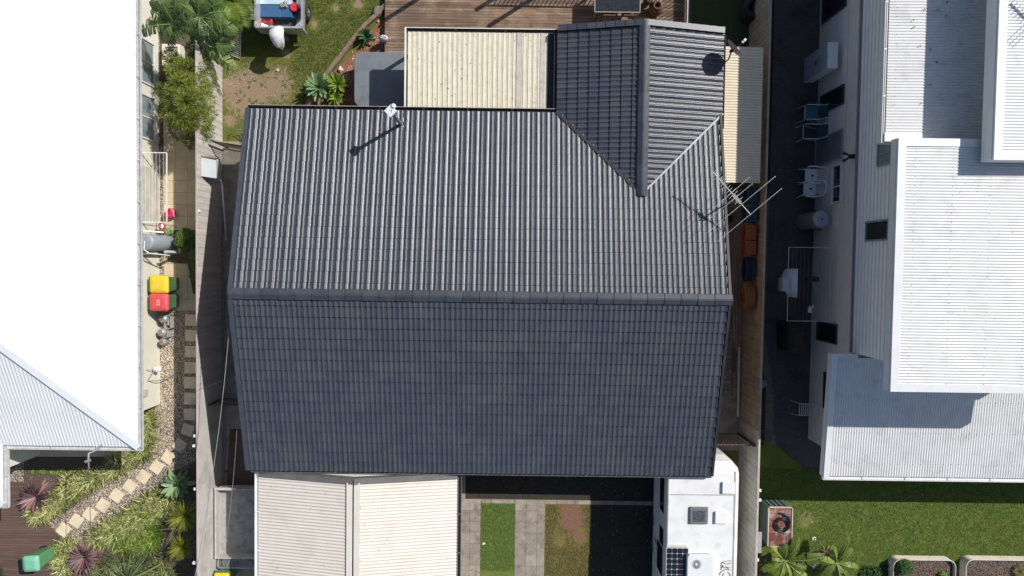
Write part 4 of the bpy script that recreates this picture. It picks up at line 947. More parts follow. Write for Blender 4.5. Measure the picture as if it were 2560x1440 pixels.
# --- red bucket, red stool
q=P(427,536,.15); t=thing('red_tub','tipped red plastic tub on the left garden paving','tub',(q.x,q.y,.03))
mb=MB(); ax=Vector((.75,.35,.4)).normalized(); e1_=ax.cross(Vector((0,0,1))).normalized(); e2_=e1_.cross(ax)
def ringv(c,r): return [Vector(c)+e1_*r*math.cos(2*math.pi*i/20)+e2_*r*math.sin(2*math.pi*i/20) for i in range(20)]
c0=Vector((q.x-.17,q.y-.06,.12)); mb.loft([ringv(c0,.12),ringv(c0+ax*.32,.165),ringv(c0+ax*.32,.15),ringv(c0+ax*.05,.11)],True,True); mb.build('body',M('tub_red',(.55,.05,.10),(.48,.04,.09),rough=.4),t)
mb=MB(); mb.tube([c0+ax*.33+e1_*.16,c0+ax*.45+e2_*.05,c0+ax*.33-e1_*.16],.008,6); mb.build('handle',whitePl,t)
q=P(404,565,.55); t=thing('round_stool','small red round stool with a white patterned top beside the water heater','stool',(q.x,q.y,0))
MB().lathe((q.x,q.y,.5),[(.12,0),(.13,.03),(.12,.05)],20).build('seat',MATS['tub_red'],t)
mb=MB(); mb.prism([(q.x+ (.095 if i%2 else .055)*math.cos(i*math.pi/7),q.y+(.095 if i%2 else .055)*math.sin(i*math.pi/7)) for i in range(14)],.551,.556); mb.build('seat_pattern',whiteM,t)
for k in range(3): a=k*2.09+.4; MB().tube([(q.x+.08*math.cos(a),q.y+.08*math.sin(a),.5),(q.x+.14*math.cos(a),q.y+.14*math.sin(a),.02)],.014,6).build('leg',silver,t)
# --- gas bottles in crates
def gasbottle(px,py,lab,r=.15,h=.42,mt=None):
    q=P(px,py,h); t=thing('gas_bottle',lab,'gas bottle',(q.x,q.y,0),0,'gas bottles by the left wall')
    MB().lathe((q.x,q.y,0),[(r*.7,0),(r,.06),(r,h*.7),(r*.8,h*.86),(r*.35,h*.94),(.02,h*.95)],22).build('cylinder',mt or M('dull_silver',(.42,.42,.42),(.3,.29,.28),scale=15,rough=.45,metal=.3),t)
    mb=MB(); mb.tube(ring((q.x,q.y,h),r*.6,18),.012,6,closed=True); mb.build('collar',MATS.get('dull_silver',silver),t)
    mb=MB(); mb.lathe((q.x,q.y,h*.93),[(.025,0),(.025,.06),(.04,.07),(.04,.09)],10); mb.build('valve',M('brass',(.4,.3,.15),rough=.4,metal=.7),t)
gasbottle(404,798,'top gas bottle of three, in the crate below the red lidded bin')
gasbottle(400,832,'middle gas bottle of the three beside the left wall')
gasbottle(403,856,'lowest gas bottle of the three, dark and loaded with stones',.13,.36,M('dark_silver',(.14,.14,.14),(.35,.34,.33),scale=22,rough=.5))
for px,py,w_,d_,lb in ((418,806,.22,.45,'grey plastic crate behind the top gas bottle'),(413,834,.16,.3,'pale wooden crate beside the middle gas bottle')):
    q=P(px,py,.3); mb=MB(); 
    for s in ((-w_/2,-d_/2,-w_/2+.02,d_/2),(w_/2-.02,-d_/2,w_/2,d_/2),(-w_/2,-d_/2,w_/2,-d_/2+.02),(-w_/2,d_/2-.02,w_/2,d_/2)): mb.box((q.x+s[0],q.y+s[1],0),(q.x+s[2],q.y+s[3],.3))
    mb.box((q.x-w_/2,q.y-d_/2,0),(q.x+w_/2,q.y+d_/2,.02)); mb.box((q.x-.02,q.y-.1,.05),(q.x+.03,q.y+.1,.24))
    o=mb.build('crate',M('crate_grey',(.3,.3,.28),(.4,.39,.36),scale=12,rough=.7)); tag(o,lb,'crate')
q=PX(378,925,-11.9); t=thing('hose_reel','white hose reel with a dark bracket on the left house wall','hose reel',(-11.9,q.y,.5))
mb=MB(); mb.lathe((-11.8,q.y,.55),[(.11,0),(.12,.05),(.09,.07),(.03,.08)],18,sx=1.2,sy=.8); mb.build('reel',whitePl,t)
mb=MB(); mb.tube([(-11.98,q.y+.02,.9),(-11.8,q.y,.7),(-11.98,q.y-.35,.85)],.015,6); mb.tube([(-11.98,q.y-.36,.8),(-11.8,q.y-.4,.5),(-11.5,q.y-.28,.2),(-11.35,q.y-.2,.03)],.014,6); mb.build('bracket',MATS['grey_plastic'],t)
q=PX(363,981,-11.99); o=MB().box((-11.99,q.y-.12,.9),(-11.93,q.y+.1,1.3)).box((-11.935,q.y-.1,.93),(-11.92,q.y+.08,1.27)).build('meter_box',M('beige_box',(.6,.56,.47),(.5,.46,.4),rough=.6)); tag(o,'small beige meter box on the left house wall below the hose reel','meter box')
# --- stepping stones
ss=[(477,800),(477,839),(477,879),(476,919),(475,957),(475,997),(474,1036)]
s2=[(469,1075,20),(449,1113,35),(420,1144,35),(391,1168,35),(358,1192,35),(324,1216,35),(291,1239,35),(257,1264,35),(224,1286,35),(190,1303,35),(158,1325,35)]
ordn=['first','second','third','fourth','fifth','sixth','seventh']
base=None
def stone(x,y,rot,lab):
    global base
    if base is None:
        mb=MB(); mb.prism(rrect(-.195,.195,-.195,.195,.012,2),0,.045); base=mb.build('stepping_stone',stoneM,origin=(0,0,0)); o=base
    else: o=base.copy(); C.objects.link(o)
    q=P(x,y,.04); o.location=(q.x,q.y,.004); o.rotation_euler=(0,0,rot); tag(o,lab,'stepping stone','stepping stones of the left garden path')
for k,(x,y) in enumerate(ss): stone(x,y,0,ordn[k]+' square tan paver from the top in the straight row along the fence')
od2=['shaded tan paver turned askew, just below the straight row','shaded tan paver second below the straight row','half shaded tan paver where the diagonal row meets the sun']+[o_+' fully sunlit tan paver of the diagonal row, counted from the agave end' for o_ in ordn]+['last tan paver of the diagonal row, by the dark deck']
for k,(x,y,r_) in enumerate(s2): stone(x,y,R(-(r_ if k else 17)+90 if k else -17),od2[k])
# ================================================================ CARAVAN
cz=2.42; vx0,vx1=P(1667,1300,cz).x,P(1848,1300,cz).x; vy1=-5.72; vy0=-11.6
t=thing('caravan','white caravan with roof hatches and a solar panel parked beside the right fence','caravan',((vx0+vx1)/2,-8.5,0))
cw=M('caravan_white',(.76,.765,.75),(.72,.725,.71),scale=1.5,rough=.35,c3=(.66,.64,.58),s3=3)
def sec(y,zt_,ins=0,zb=.45):
    x0,x1=vx0+ins,vx1-ins; r_=.1
    return [(x0,y,zb),(x0,y,zt_-.06),(x0+.05,y,zt_),(x1-r_-.05,y,zt_),(x1-.03,y,zt_-.04),(x1,y,zt_-.16),(x1,y,zb)]
secs=[sec(vy0,cz),sec(-6.38,cz),sec(-6.22,cz-.03,.03),sec(-6.02,cz-.13,.20),sec(-5.90,cz-.45,.36),sec(-5.85,.5,.40)]
mb=MB(); mb.loft(secs[::-1],True,False); mb.build('body',cw,t)
mb=MB(); mb.box((vx0+.02,vy0,cz+.001),(vx0+.05,-6.3,cz+.02)); mb.box((vx1-.17,vy0,cz),(vx1-.13,-6.3,cz+.015)); y=P(1700,1235,cz).y; mb.box((vx0+.05,y-.03,cz),(vx1-.17,y,cz+.012)); mb.build('roof_trim',M('caravan_trim',(.5,.47,.42),(.4,.38,.33),rough=.5),t)
def hatch(px0,py0,px1,py1,name,mt,h=.09,bv=.01):
    a_=P(px0,py0,cz+h);b_=P(px1,py1,cz+h); m_=MB(); m_.box((a_.x,b_.y,cz),(b_.x,a_.y,cz+h)); return m_.build(name,mt,t,bevel=bv)
hw__=M('hatch_white',(.78,.775,.76),(.74,.74,.72),rough=.4); hatch(1807,1206,1838,1235,'roof_hatch',hw__); hatch(1789,1280,1820,1310,'roof_hatch',hw__)
s_=hatch(1726,1268,1770,1311,'skylight',M('skylight_frame',(.12,.13,.13),(.2,.21,.21),scale=20,rough=.35),.08,.02)
a_=P(1733,1277,cz+.09);b_=P(1763,1305,cz+.09); m_=MB(); m_.box((a_.x,b_.y,cz+.075),(b_.x,a_.y,cz+.088)); 
m_.build('glass',M('smoked_glass',(.05,.06,.062),(.10,.12,.12),scale=14,rough=.12,spec=.7),s_)
a_=P(1666,1369,cz+.04);b_=P(1719,1500,cz+.04); m_=MB(); m_.box((a_.x,b_.y,cz+.01),(b_.x,a_.y,cz+.03)); sp_=m_.build('solar_panel',M('panel_grid',(.5,.52,.55),rough=.3),t)
mb=MB(); n_=4; cwid=(b_.x-a_.x-.03)/n_; y=a_.y-.02
while y>b_.y+cwid:
    for i in range(n_):
        x=a_.x+.015+i*cwid; g_=.004; m=.022
        mb.prism([(x+g_+m,y-g_),(x+cwid-g_-m,y-g_),(x+cwid-g_,y-g_-m),(x+cwid-g_,y-cwid+g_+m),(x+cwid-g_-m,y-cwid+g_),(x+g_+m,y-cwid+g_),(x+g_,y-cwid+g_+m),(x+g_,y-g_-m)],cz+.03,cz+.034)
    y-=cwid
mb.build('solar_cells',M('solar_cell',(.012,.013,.02),(.016,.017,.027),rough=.15),sp_)
mb=MB(); mb.box((a_.x+.02,a_.y+.01,cz),(b_.x-.05,a_.y+.08,cz+.03)); mb.build('panel_bracket',M('caravan_trim2',(.66,.62,.55)),t)
a_=P(1719,1388,cz+.2);b_=P(1783,1500,cz+.2); mb=MB(); mb.prism(rrect(a_.x,b_.x,b_.y,a_.y,.1),cz,cz+.2); ac=mb.build('air_conditioner',M('ac_white',(.72,.735,.74),(.69,.70,.71),rough=.35),t,bevel=.03)
q=P(1742,1411,cz+.21); mb=MB()
for k in range(20):
    a=k*math.pi/10; mb.bar((q.x+.045*math.cos(a),q.y+.045*math.sin(a),cz+.205),(q.x+.145*math.cos(a+.35),q.y+.145*math.sin(a+.35),cz+.205),.018,.012)
mb.build('fan_grille',M('grille_grey',(.28,.28,.28),rough=.5),ac)
mb=MB(); a2=P(1730,1386,cz+.1); mb.box((a2.x,a2.y-.0,cz+.05),(a2.x+.55,a2.y+.02,cz+.08)); mb.build('vent_slots',MATS['grille_grey'],ac)
# faded dark swirl marks beside the air conditioner
mb=MB()
def stroke(pts,w=.022):
    ps=[P(x,y,cz+.014) for x,y in pts]
    for a_,b_ in zip(ps,ps[1:]): mb.bar(a_,b_,w,.006)
stroke([(1828,1402),(1812,1403),(1806,1406),(1816,1410),(1828,1408)]); stroke([(1805,1405),(1803,1412),(1812,1420),(1826,1419)]); stroke([(1801,1418),(1808,1414),(1803,1422),(1802,1424)],.03)
stroke([(1828,1425),(1812,1424),(1802,1430),(1799,1438)]); stroke([(1810,1433),(1806,1440),(1812,1446)]); stroke([(1815,1415),(1822,1423)]); stroke([(1820,1430),(1827,1438),(1818,1444)])
mb.build('roof_decal',M('decal_grey',(.25,.26,.27),rough=.5),t)
# side windows (left face)
X=vx0
for ya,yb,zh,zl in ((1190,1282,2.0,1.45),(1322,1365,2.0,1.5),(1370,1440,1.95,1.2)):
    y_a=P(1655,ya,1.9).y; y_b=P(1655,yb,1.9).y
    MB().box((X-.015,y_b,zl),(X+.01,y_a,zh)).build('window',glassD,t)
MB().box((X-.012,P(0,1345,1.5).y-.1,.7),(X+.01,P(0,1345,1.5).y,1.9)).build('door_seam',M('grey_seam',(.3,.3,.3)),t)
for k in (-8.6,-9.5):
    for x in (vx0+.08,vx1-.08): mb=MB(); mb.tube(ring((x,k,.33),.22,24,'x'),.09,8,closed=True); mb.build('wheel',blackR,t)
mb=MB(); mb.bar((5.9,-5.6,.45),(5.9,-4.5,.45),.08,.1); mb.build('drawbar',darkmetal,t)
# --- right lane: crab pots, ladders, pipe
def crabpot(px,py,w,d,lab,col,oval=False,h=.3):
    q=P(px,py,1.3); x=7.6; t=thing('crab_pot',lab,'crab pot',(x,q.y,.7),0,'crab pots hung on the right fence')
    mt=M('net_'+col[0],col[1],col[2],scale=25,rough=.8)
    zc=1.25
    if oval: rg0=[Vector((x-h/2,q.y+d/2*math.cos(a),zc+w/2*math.sin(a))) for a in [2*math.pi*i/24 for i in range(24)]]
    else: rg0=[Vector((x-h/2,q.y+p[0],zc+p[1])) for p in rrect(-d/2,d/2,-w/2,w/2,.07,4)]
    rg1=[p+Vector((h,0,0)) for p in rg0]
    mb=MB(); mb.tube(rg0,.014,6,closed=True); mb.tube(rg1,.014,6,closed=True)
    for k in range(0,len(rg0),max(1,len(rg0)//6)): mb.bar(rg0[k],rg1[k],.012,.012)
    mb.build('frame',mt,t)
    mb=MB(); n_=len(rg0)
    for k in range(n_*3):
        f=k/3; i=int(f)%n_; j=(i+1)%n_; u=f-int(f); a_=rg0[i].lerp(rg0[j],u); i2=(i+1)%n_; j2=(i2+1)%n_; b_=rg1[i2].lerp(rg1[j2],u); mb.bar(a_,b_,.006,.006); b3=rg1[i-1].lerp(rg1[i],u); mb.bar(a_,b3,.006,.006)
    cc0=Vector((x-h/2,q.y,zc))
    for k in range(0,n_): 
        mb.bar(rg0[k],rg0[(k+n_//2+2)%n_],.006,.006); mb.bar(rg1[k],rg1[(k+n_//2+3)%n_],.006,.006)
    # net cloth inside, closes the sides
    mid=[p.lerp(q2,.5)*1.0 for p,q2 in zip(rg0,rg1)]
    mb.loft([[p+(cc0-p)*.06+Vector((.02,0,0)) for p in rg0],[p+(cc0+Vector((h/2,0,0))-p)*.15 for p in mid],[p+(cc0+Vector((h,0,0))-p)*.06-Vector((.02,0,0)) for p in rg1]],True,True)
    mb.build('net',M('cloth_'+col[0],tuple(v*.8 for v in col[1])),t)
    mb=MB(); mb.lathe((x,q.y+d*.1,zc+.12),[(.02,-.05),(.05,-.02),(.05,.03),(.02,.06)],12); mb.build('float',M('float_'+col[0],col[3],rough=.5),t)
teal=('teal',(.03,.10,.15),(.05,.15,.19),(.25,.3,.3)); orn=('orange',(.50,.13,.05),(.22,.07,.04),(.55,.4,.3)); nav=('navy',(.02,.03,.085),(.03,.045,.11),(.4,.4,.35)); och=('ochre',(.40,.18,.05),(.16,.09,.04),(.5,.35,.1))
crabpot(1868,487,.5,.52,'upper dark teal crab pot on the right fence, below the lean-to',teal)
crabpot(1866,535,.5,.52,'lower dark teal crab pot, just above the orange ones',teal)
crabpot(1874,582,.48,.46,'upper bright orange square crab pot on the right fence',orn)
crabpot(1876,620,.46,.44,'lower bright orange square crab pot, above the navy oval one',orn)
crabpot(1880,673,.46,.78,'navy blue oval crab pot hung on the right fence',nav,True,.22)
crabpot(1876,743,.6,.8,'ochre oval crab pot, lowest of the row on the right fence',och,True)
def ladder(lab,x,y0,y1,z,w,n,mt,cat='ladder',flatw=True,name='ladder'):
    t=thing(name,lab,cat,(x,(y0+y1)/2,0))
    for s in (-1,1):
        if flatw: MB().bar((x+s*w/2,y0,z),(x+s*w/2,y1,z),.03,.07).build('rail',mt,t)
        else: MB().bar((x,y0,z+s*w/2),(x,y1,z+s*w/2),.03,.05).build('rail',mt,t)
    for k in range(n):
        y=y0+(y1-y0)*(k+.5)/n
        if flatw: MB().bar((x-w/2,y,z),(x+w/2,y,z),.03,.03).build('rung',mt,t)
        else: MB().bar((x,y,z-w/2),(x,y,z+w/2),.03,.03).build('rung',mt,t)
    return t
alg=M('dull_aluminium',(.26,.25,.235),(.33,.31,.29),rough=.4,metal=.4)
ladder('wide aluminium ladder lying beside the right verge of the tiled roof',6.98,P(0,870,.4).y,P(0,640,.4).y,.5,.42,9,alg)
ladder('narrow aluminium ladder stood on edge between the wide ladder and crab pots',7.32,P(0,965,.4).y,P(0,680,.4).y,.4,.3,11,M('brown_timber',(.16,.11,.07),rough=.7),flatw=True)
q0=P(1848,868,.25);q1=P(1845,1041,.25); o=MB().tube([q0,q1],.045,10).build('plastic_pipe',pvc); tag(o,'straight white plastic pipe lying in the right lane below the ladders','pipe')
q=P(1822,545,.35); t=thing('storage_tub','dark brown round tub near the mast in the shaded right lane','tub',(q.x,q.y,0)); MB().lathe((q.x,q.y,0),[(.14,0),(.17,.3),(.15,.3),(.12,.05)],18).build('body',M('brown_tub',(.1,.06,.05),rough=.6),t); MB().tube(ring((q.x,q.y,.31),.165,18),.012,6,closed=True).build('rim',M('brown_rim',(.16,.1,.085)),t)
for k,(x,y,l) in enumerate(((1826,577,.2),(1824,616,.12))):
    q=P(x,y,.5); o=MB().bar((q.x-l,q.y-.08,.5),(q.x+l,q.y+.05,.52),.05,.03).build('timber_offcut',M('pink_timber',(.42,.26,.2),rough=.8)); tag(o,['longer pinkish timber offcut sticking out beside the right verge','short pinkish timber offcut just below the longer one'][k],'offcut')
for k,(xa,ya,xb,yb,z,lb) in enumerate(((1838,640,1842,880,.9,'long thin brown batten leaning between the ladders and the crab pots'),(1833,655,1834,860,.7,'thin pale batten lying on the wide ladder in the right lane'),(1828,700,1836,930,.5,'darker batten lying across the ladders in the right lane'))):
    o=MB().bar(P(xa,ya,z),P(xb,yb,z-.3),.045,.03).build('timber_batten',M('batten%d'%k,[(.26,.17,.10),(.40,.33,.24),(.13,.08,.05)][k],rough=.8)); tag(o,lb,'timber','battens stored in the right lane')
# blue ladder right side of fence
t=thing('hanging_rail','blue perforated rail hanging along the outer side of the right fence','rail',(8.02,-3,1.2))
ya,yb=P(1903,812,1.3).y,P(1900,1086,1.3).y
xq=P(1901,950,1.3).x; MB().box((xq-.05,yb,1.26),(xq+.05,ya,1.3)).build('rail',M('blue_rail',(.12,.17,.30),(.14,.19,.33),rough=.5),t)
mb=MB(); y=yb+.1
while y<ya: mb.box((xq-.012,y,1.3),(xq+.012,y+.03,1.304)); y+=.27
mb.build('holes',blackP,t)
# ================================================================ RIGHT YARD
def cabinet():
    X=10.05; a_=P(2070,105,1.78); b_=P(2070,170,1.78)
    x0,x1=P(2070,140,1.78).x,P(2095,140,1.78).x; ya,yb=a_.y,b_.y
    t=thing('storage_cabinet','tall white two door cabinet against the right house wall','cabinet',((x0+x1)/2,(ya+yb)/2,0))
    mb=MB(); mb.box((x0,yb,.03),(x1,ya,1.78)); mb.build('body',M('cabinet_wht',(.78,.80,.82),(.72,.75,.77),rough=.4),t,bevel=.01)
    ym=(ya+yb)/2
    for u,v in ((yb+.01,ym-.008),(ym+.008,ya-.01)):
        d_=MB().box((x0-.02,u,.06),(x0-.001,v,1.75)).build('door',M('cabinet_door',(.42,.45,.5),rough=.45),t)
        MB().box((x0-.035,(ym-.06) if u<ym-.1 else ym+.03,.9),(x0-.021,(ym-.03) if u<ym-.1 else ym+.06,1.05)).build('handle',darkmetal,d_)
cabinet()
def teal_chair(px,py,lab,up):
    q=P(px,py,.45); t=thing('folding_chair',lab,'chair',(q.x,q.y,.012),0,'teal folding chairs by the right house',world=False)
    fm=M('pale_frame',(.55,.66,.70),(.5,.6,.65),rough=.4); cl=M('teal_cloth',(.05,.17,.19),(.07,.2,.23),rough=.8)
    if up: MB().box((-.24,-.22,.42),(.2,.22,.44)).build('seat',cl,t)
    mb=MB(); mb.add([(.2,-.21,.46),(.2,.21,.46),(.38,.21,.86),(.38,-.21,.86)],[(0,1,2,3),(3,2,1,0)]); mb.build('backrest',cl,t)
    mb=MB(); 
    for s in (-1,1): mb.tube([(-.3,s*.24,0),(-.27,s*.24,.45),(-.24,s*.24,.62),(.22,s*.24,.64)],.018,6); mb.tube([(.14,s*.23,.42),(.22,s*.23,.6),(.4,s*.21,.9)],.018,6); mb.tube([(.36,s*.2,0),(-.2,s*.22,.42)],.014,6)
    mb.tube([(.4,-.21,.9),(.42,0,.92),(.4,.21,.9)],.018,6); mb.tube([(-.24,-.24,.44),(-.24,.24,.44)],.016,6); mb.build('frame',fm,t); return t
teal_chair(2030,283,'upper teal folding chair with a full cloth seat by the right house',True)
teal_chair(2026,331,'lower teal folding chair with an open dark seat, below the other',False)
def plastic_chair(px,py,lab,first):
    q=P(px,py,.45); t=thing('plastic_chair',lab,'chair',(q.x,q.y,.012),0,'white plastic chairs by the right house',world=False)
    wp=M('chair_white',(.80,.80,.80),(.76,.76,.77),rough=.45)
    mb=MB(); mb.prism([(-.24,-.2),(-.2,-.23),(.12,-.22),(.18,-.17),(.18,.17),(.12,.22),(-.2,.23),(-.24,.2)],.41,.44); mb.build('seat',wp,t,bevel=.008)
    mb=MB()
    for k in range(7): a=-.16+.32*k/6; mb.bar((.15,a*.9,.44),(.28,a*1.1,.80),.03,.012)
    arc=[(.22,-.25,.62),(.28,-.24,.74),(.31,-.16,.82),(.32,0,.84),(.31,.16,.82),(.28,.24,.74),(.22,.25,.62)]; mb.tube(arc,.028,8); mb.build('backrest',wp,t)
    for s in (-1,1):
        mb=MB(); mb.tube([(.22,s*.25,.62),(.0,s*.28,.64),(-.2,s*.27,.62),(-.25,s*.25,.5)],[.028,.026,.026,.02],8); mb.build('armrest',wp,t)
        for x in (-.24,.2): MB().tube([(x,s*.2,.42),(x*1.15,s*.26,0)],[.024,.018],6).build('leg',wp,t)
    mb=MB(); mb.lathe((0,0,.44),[(.04,0),(.04,.004)],12); mb.build('seat_hole',blackP,t)
    return t
pc=plastic_chair(2031,439,'upper white plastic armchair beside the small split window of the right house',1)
q=P(2027,472,.45); c2=dup(pc,(q.x,q.y,.012),0,'lower white plastic armchair, nearer the water heater')
q=P(2012,1024,.45); t=thing('metal_chair','white slatted metal chair alone on the dark patio near the low front roof','chair',(q.x,q.y,.012),0,None,world=False)
mw=M('chair_metal_white',(.7,.7,.7),rough=.4)
mb=MB()
for k in range(6): mb.bar((-.18+.07*k,-.2,.44),(-.18+.07*k,.2,.44),.025,.012)
mb.bar((-.2,-.2,.43),(.2,-.2,.43),.02,.02); mb.bar((-.2,.2,.43),(.2,.2,.43),.02,.02); mb.build('seat',mw,t)
mb=MB(); mb.tube([(.18,-.2,.43),(.26,-.2,.8),(.27,-.1,.86),(.27,.1,.86),(.26,.2,.8),(.18,.2,.43)],.014,6)
for k in range(4): mb.bar((.2+.015*k,-.2,.52+.08*k),(.2+.015*k,.2,.52+.08*k),.012,.012)
mb.build('backrest',mw,t)
for x in (-.2,.2):
    for s in (-1,1): MB().tube([(x,s*.2,.43),(x*1.5,s*.23,0)],.012,6).build('leg',mw,t)
q=P(2052,548,1.35); t=cyl('water_heater','beige cylindrical water heater with a pale lid beside the right house wall','water heater',(q.x,q.y),.27,1.35,M('heater_beige',(.25,.22,.2),(.22,.2,.18),rough=.5),.012)
MB().lathe((q.x,q.y,1.365),[(.272,0),(.272,.03),(.2,.045),(.05,.05)],32).build('lid',M('heater_lid',(.36,.4,.44),rough=.5),t); MB().lathe((q.x,q.y,1.415),[(.03,0),(.03,.02)],10).build('cap',blackP,t)
for pp in ([(q.x-.1,q.y+.3,1.2),(q.x-.3,q.y+.33,.6)],[(q.x+.1,q.y-.32,1.2),(q.x-.3,q.y-.34,.5)]): MB().tube(pp,.02,6).build('pipe',darkmetal,t)
z=1.75; t=thing('folding_clothesline','fold-out clothesline with a pale steel frame on the right house wall','clothesline',(10.24,-.6,1.7))
A=P(1972,618,z);B=P(1968,802,z); xw=P(2085,0,z).x
mb=MB(); mb.tube([(10.23,A.y,z),A,B,(10.23,B.y,z)],.016,8); mb.build('frame',M('rail_pale',(.5,.52,.54),rough=.4),t)
mb=MB()
for k in range(11): x=A.x+(10.23-A.x)*(k+1)/12; mb.bar((x,A.y,z),(x,B.y,z),.005,.005)
mb.build('lines',M('line_grey',(.22,.22,.23)),t)
cm=M('hung_cloth',(.75,.77,.84),(.68,.70,.78),rough=.8)
a_=P(1995,646,z+.0); mb=MB(); rr=[]
for i in range(13):
    f=i/12; y=P(0,646,z).y+(P(0,718,z).y-P(0,646,z).y)*f; x=P(1995,650,z).x
    dd=.28*math.sin(math.pi*min(1,.15+f*.85))+.02
    rr.append([(x,y,z+.01),(x-dd*.5,y,z-.10-.03*math.sin(f*9)),(x-dd*.9,y,z-.32-.05*math.sin(f*7)),(x-dd*.95,y,z-.6)])
vs=[p for r_ in rr for p in r_]; mb.add(vs,[(k*4+i,k*4+i+1,(k+1)*4+i+1,(k+1)*4+i) for k in range(12) for i in range(3)],.5,True)
o=mb.build('hanging_cloth',cm); tag(o,'bunched white cloth hanging from the right clothesline','cloth')
a_=P(1957,694,z);b_=P(1971,728,z); o=MB().box((a_.x,b_.y,z-.02),(b_.x,a_.y,z)).box((a_.x,b_.y,z-.35),(a_.x+.01,a_.y,z-.02)).build('hanging_towel',M('towel',(.48,.46,.5),(.42,.41,.45),rough=.9)); tag(o,'small square grey towel folded over the outer clothesline bar','towel')
q=P(2030,772,z-.05); mb=MB(); 
for k in range(7): mb.tube([(q.x-.02*k+.03,q.y+.1-.03*k,z),(q.x-.06+.015*k,q.y+.06-.03*k,z-.12),(q.x-.02,q.y-.02*k,z-.25)],.02,6)
o=mb.build('peg_bag',cm); tag(o,'small crumpled white peg bag near the lower end of the clothesline','peg bag')
q=P(2035,700,z-.2); o=MB().box((q.x-.22,q.y-.06,z-.42),(q.x+.1,q.y+.12,z-.02)).build('hanging_shirt',M('dark_cloth',(.03,.03,.04),rough=.9),bevel=.05); tag(o,'dark garment hanging in the middle of the clothesline','garment')
# spotlights
q=PX(2130,391,10.14); t=thing('spotlight','black twin head spotlight on the right house wall band','spotlight',(10.14,q.y,2.7))
MB().box((10.08,q.y-.06,2.6),(10.235,q.y+.06,2.72)).build('base',blackP,t)
for s in (-1,1): MB().tube([(10.1,q.y,2.66),(10.02,q.y+s*.07,2.64),(9.93,q.y+s*.12,2.56)],[.02,.035,.055],10).build('lamp_head',blackP,t)
# covered bbq
q=P(1990,845,.8); t=thing('covered_barbecue','barbecue under a dark brown cover, below the right clothesline','barbecue',(q.x,q.y,0))
rings=[]
for z_,s in ((.02,1.05),(.5,1.0),(.8,.95),(1.0,.75),(1.05,.5)): rings.append([(q.x+p[0]*s*(1+.04*math.sin(i*1.7)),q.y+p[1]*s,z_+.02*math.sin(i)) for i,p in enumerate(rrect(-.32,.32,-.5,.5,.15,4))])
MB().loft(rings,True,True).build('cover',M('brown_cover',(.035,.026,.024),(.05,.038,.034),rough=.8),t)
MB().box((q.x-.3,q.y-.45,.0),(q.x+.3,q.y+.45,.03)).build('base',blackP,t)
# fan bag, hose, tank
q=P(1906,962,.3); o=MB().cbox((q.x,q.y,.02),(.3,.24,.28),.5).build('plastic_bag',M('bluish_bag',(.15,.2,.33),(.2,.26,.4),scale=12,rough=.5),bevel=.04); tag(o,'crumpled bluish plastic bag on the mulch right of the fence','bag')
q=P(1900,1090,.1); mb=MB()
for k in range(3): mb.tube(ring((q.x+.2,q.y,.05+.03*k),.2+.01*k,24),.01,5,closed=True)
o=mb.build('garden_hose',M('grey_hose',(.12,.14,.17),rough=.5)); tag(o,'coiled grey garden hose on the dark soil beside the end of the blue rail','hose')
q=P(1909,1330,1.2); o=MB().box((8.0,P(0,1358,1.3).y,1.25),(8.26,P(0,1306,1.3).y,1.3)).box((8.0,P(0,1358,1.3).y,.5),(8.03,P(0,1306,1.3).y,1.25)).build('wall_box',M('lilac_grey',(.35,.33,.35),rough=.6)); tag(o,'pale lilac box fixed on the outer side of the right fence','box')
# rusty topped crate
a_=P(1921,1267,.85);b_=P(1980,1368,.85); cx0,cx1,cy0,cy1=a_.x,b_.x,b_.y,a_.y
t=thing('garden_bin','green grey metal bin with a rusty panelled top on the right lawn','garden bin',((cx0+cx1)/2,(cy0+cy1)/2,0))
mb=MB(); mb.box((cx0+.03,cy0+.03,0),(cx1-.03,cy1-.02,.8)); mb.build('body',M('green_metal',(.18,.25,.23),(.14,.2,.19),scale=6,rough=.5),t)
for k in range(4): x=cx0+.1+k*.17; MB().box((x,cy1-.02,0),(x+.03,cy1-.001,.8)).build('rib',M('dark_green_metal',(.06,.09,.085),rough=.5),t)
mb=MB(); n_=6
for k in range(n_):
    y0_=cy0+.02+(cy1-cy0-.04)*k/n_; y1_=cy0+.02+(cy1-cy0-.04)*(k+1)/n_-.015; mb.box((cx0+.03,y0_,.8),(cx1-.03,y1_,.835))
mb.build('top_boards',M('rusty_red',(.26,.075,.045),(.16,.06,.04),scale=6,rough=.8,c3=(.42,.38,.36),s3=3.5,rv=.3),t)
mb=MB()
for s in ((cx0,cy0,cx0+.03,cy1),(cx1-.03,cy0,cx1,cy1),(cx0,cy0,cx1,cy0+.03),(cx0,cy1-.03,cx1,cy1)): mb.box((s[0],s[1],.79),(s[2],s[3],.86))
mb.build('top_frame',M('cream_frame',(.6,.55,.47),rough=.6),t)
q=P(1956,1312,.9); mb=MB(); rg=random.Random(2)
for k in range(7): mb.tube(ring((q.x+rg.uniform(-.012,.012),q.y+rg.uniform(-.02,.02),.86+.014*(k%4)),.16+.016*k,28),.013,6,closed=True)
mb.tube([(q.x+.25,q.y+.05,.9),(q.x+.2,q.y+.25,.92),(q.x+.05,q.y+.36,.9),(q.x-.08,q.y+.39,.88)],[.03,.04,.035,.02],7)
o=mb.build('black_hose',blackP); tag(o,'coil of black irrigation hose on the rusty topped bin','hose')
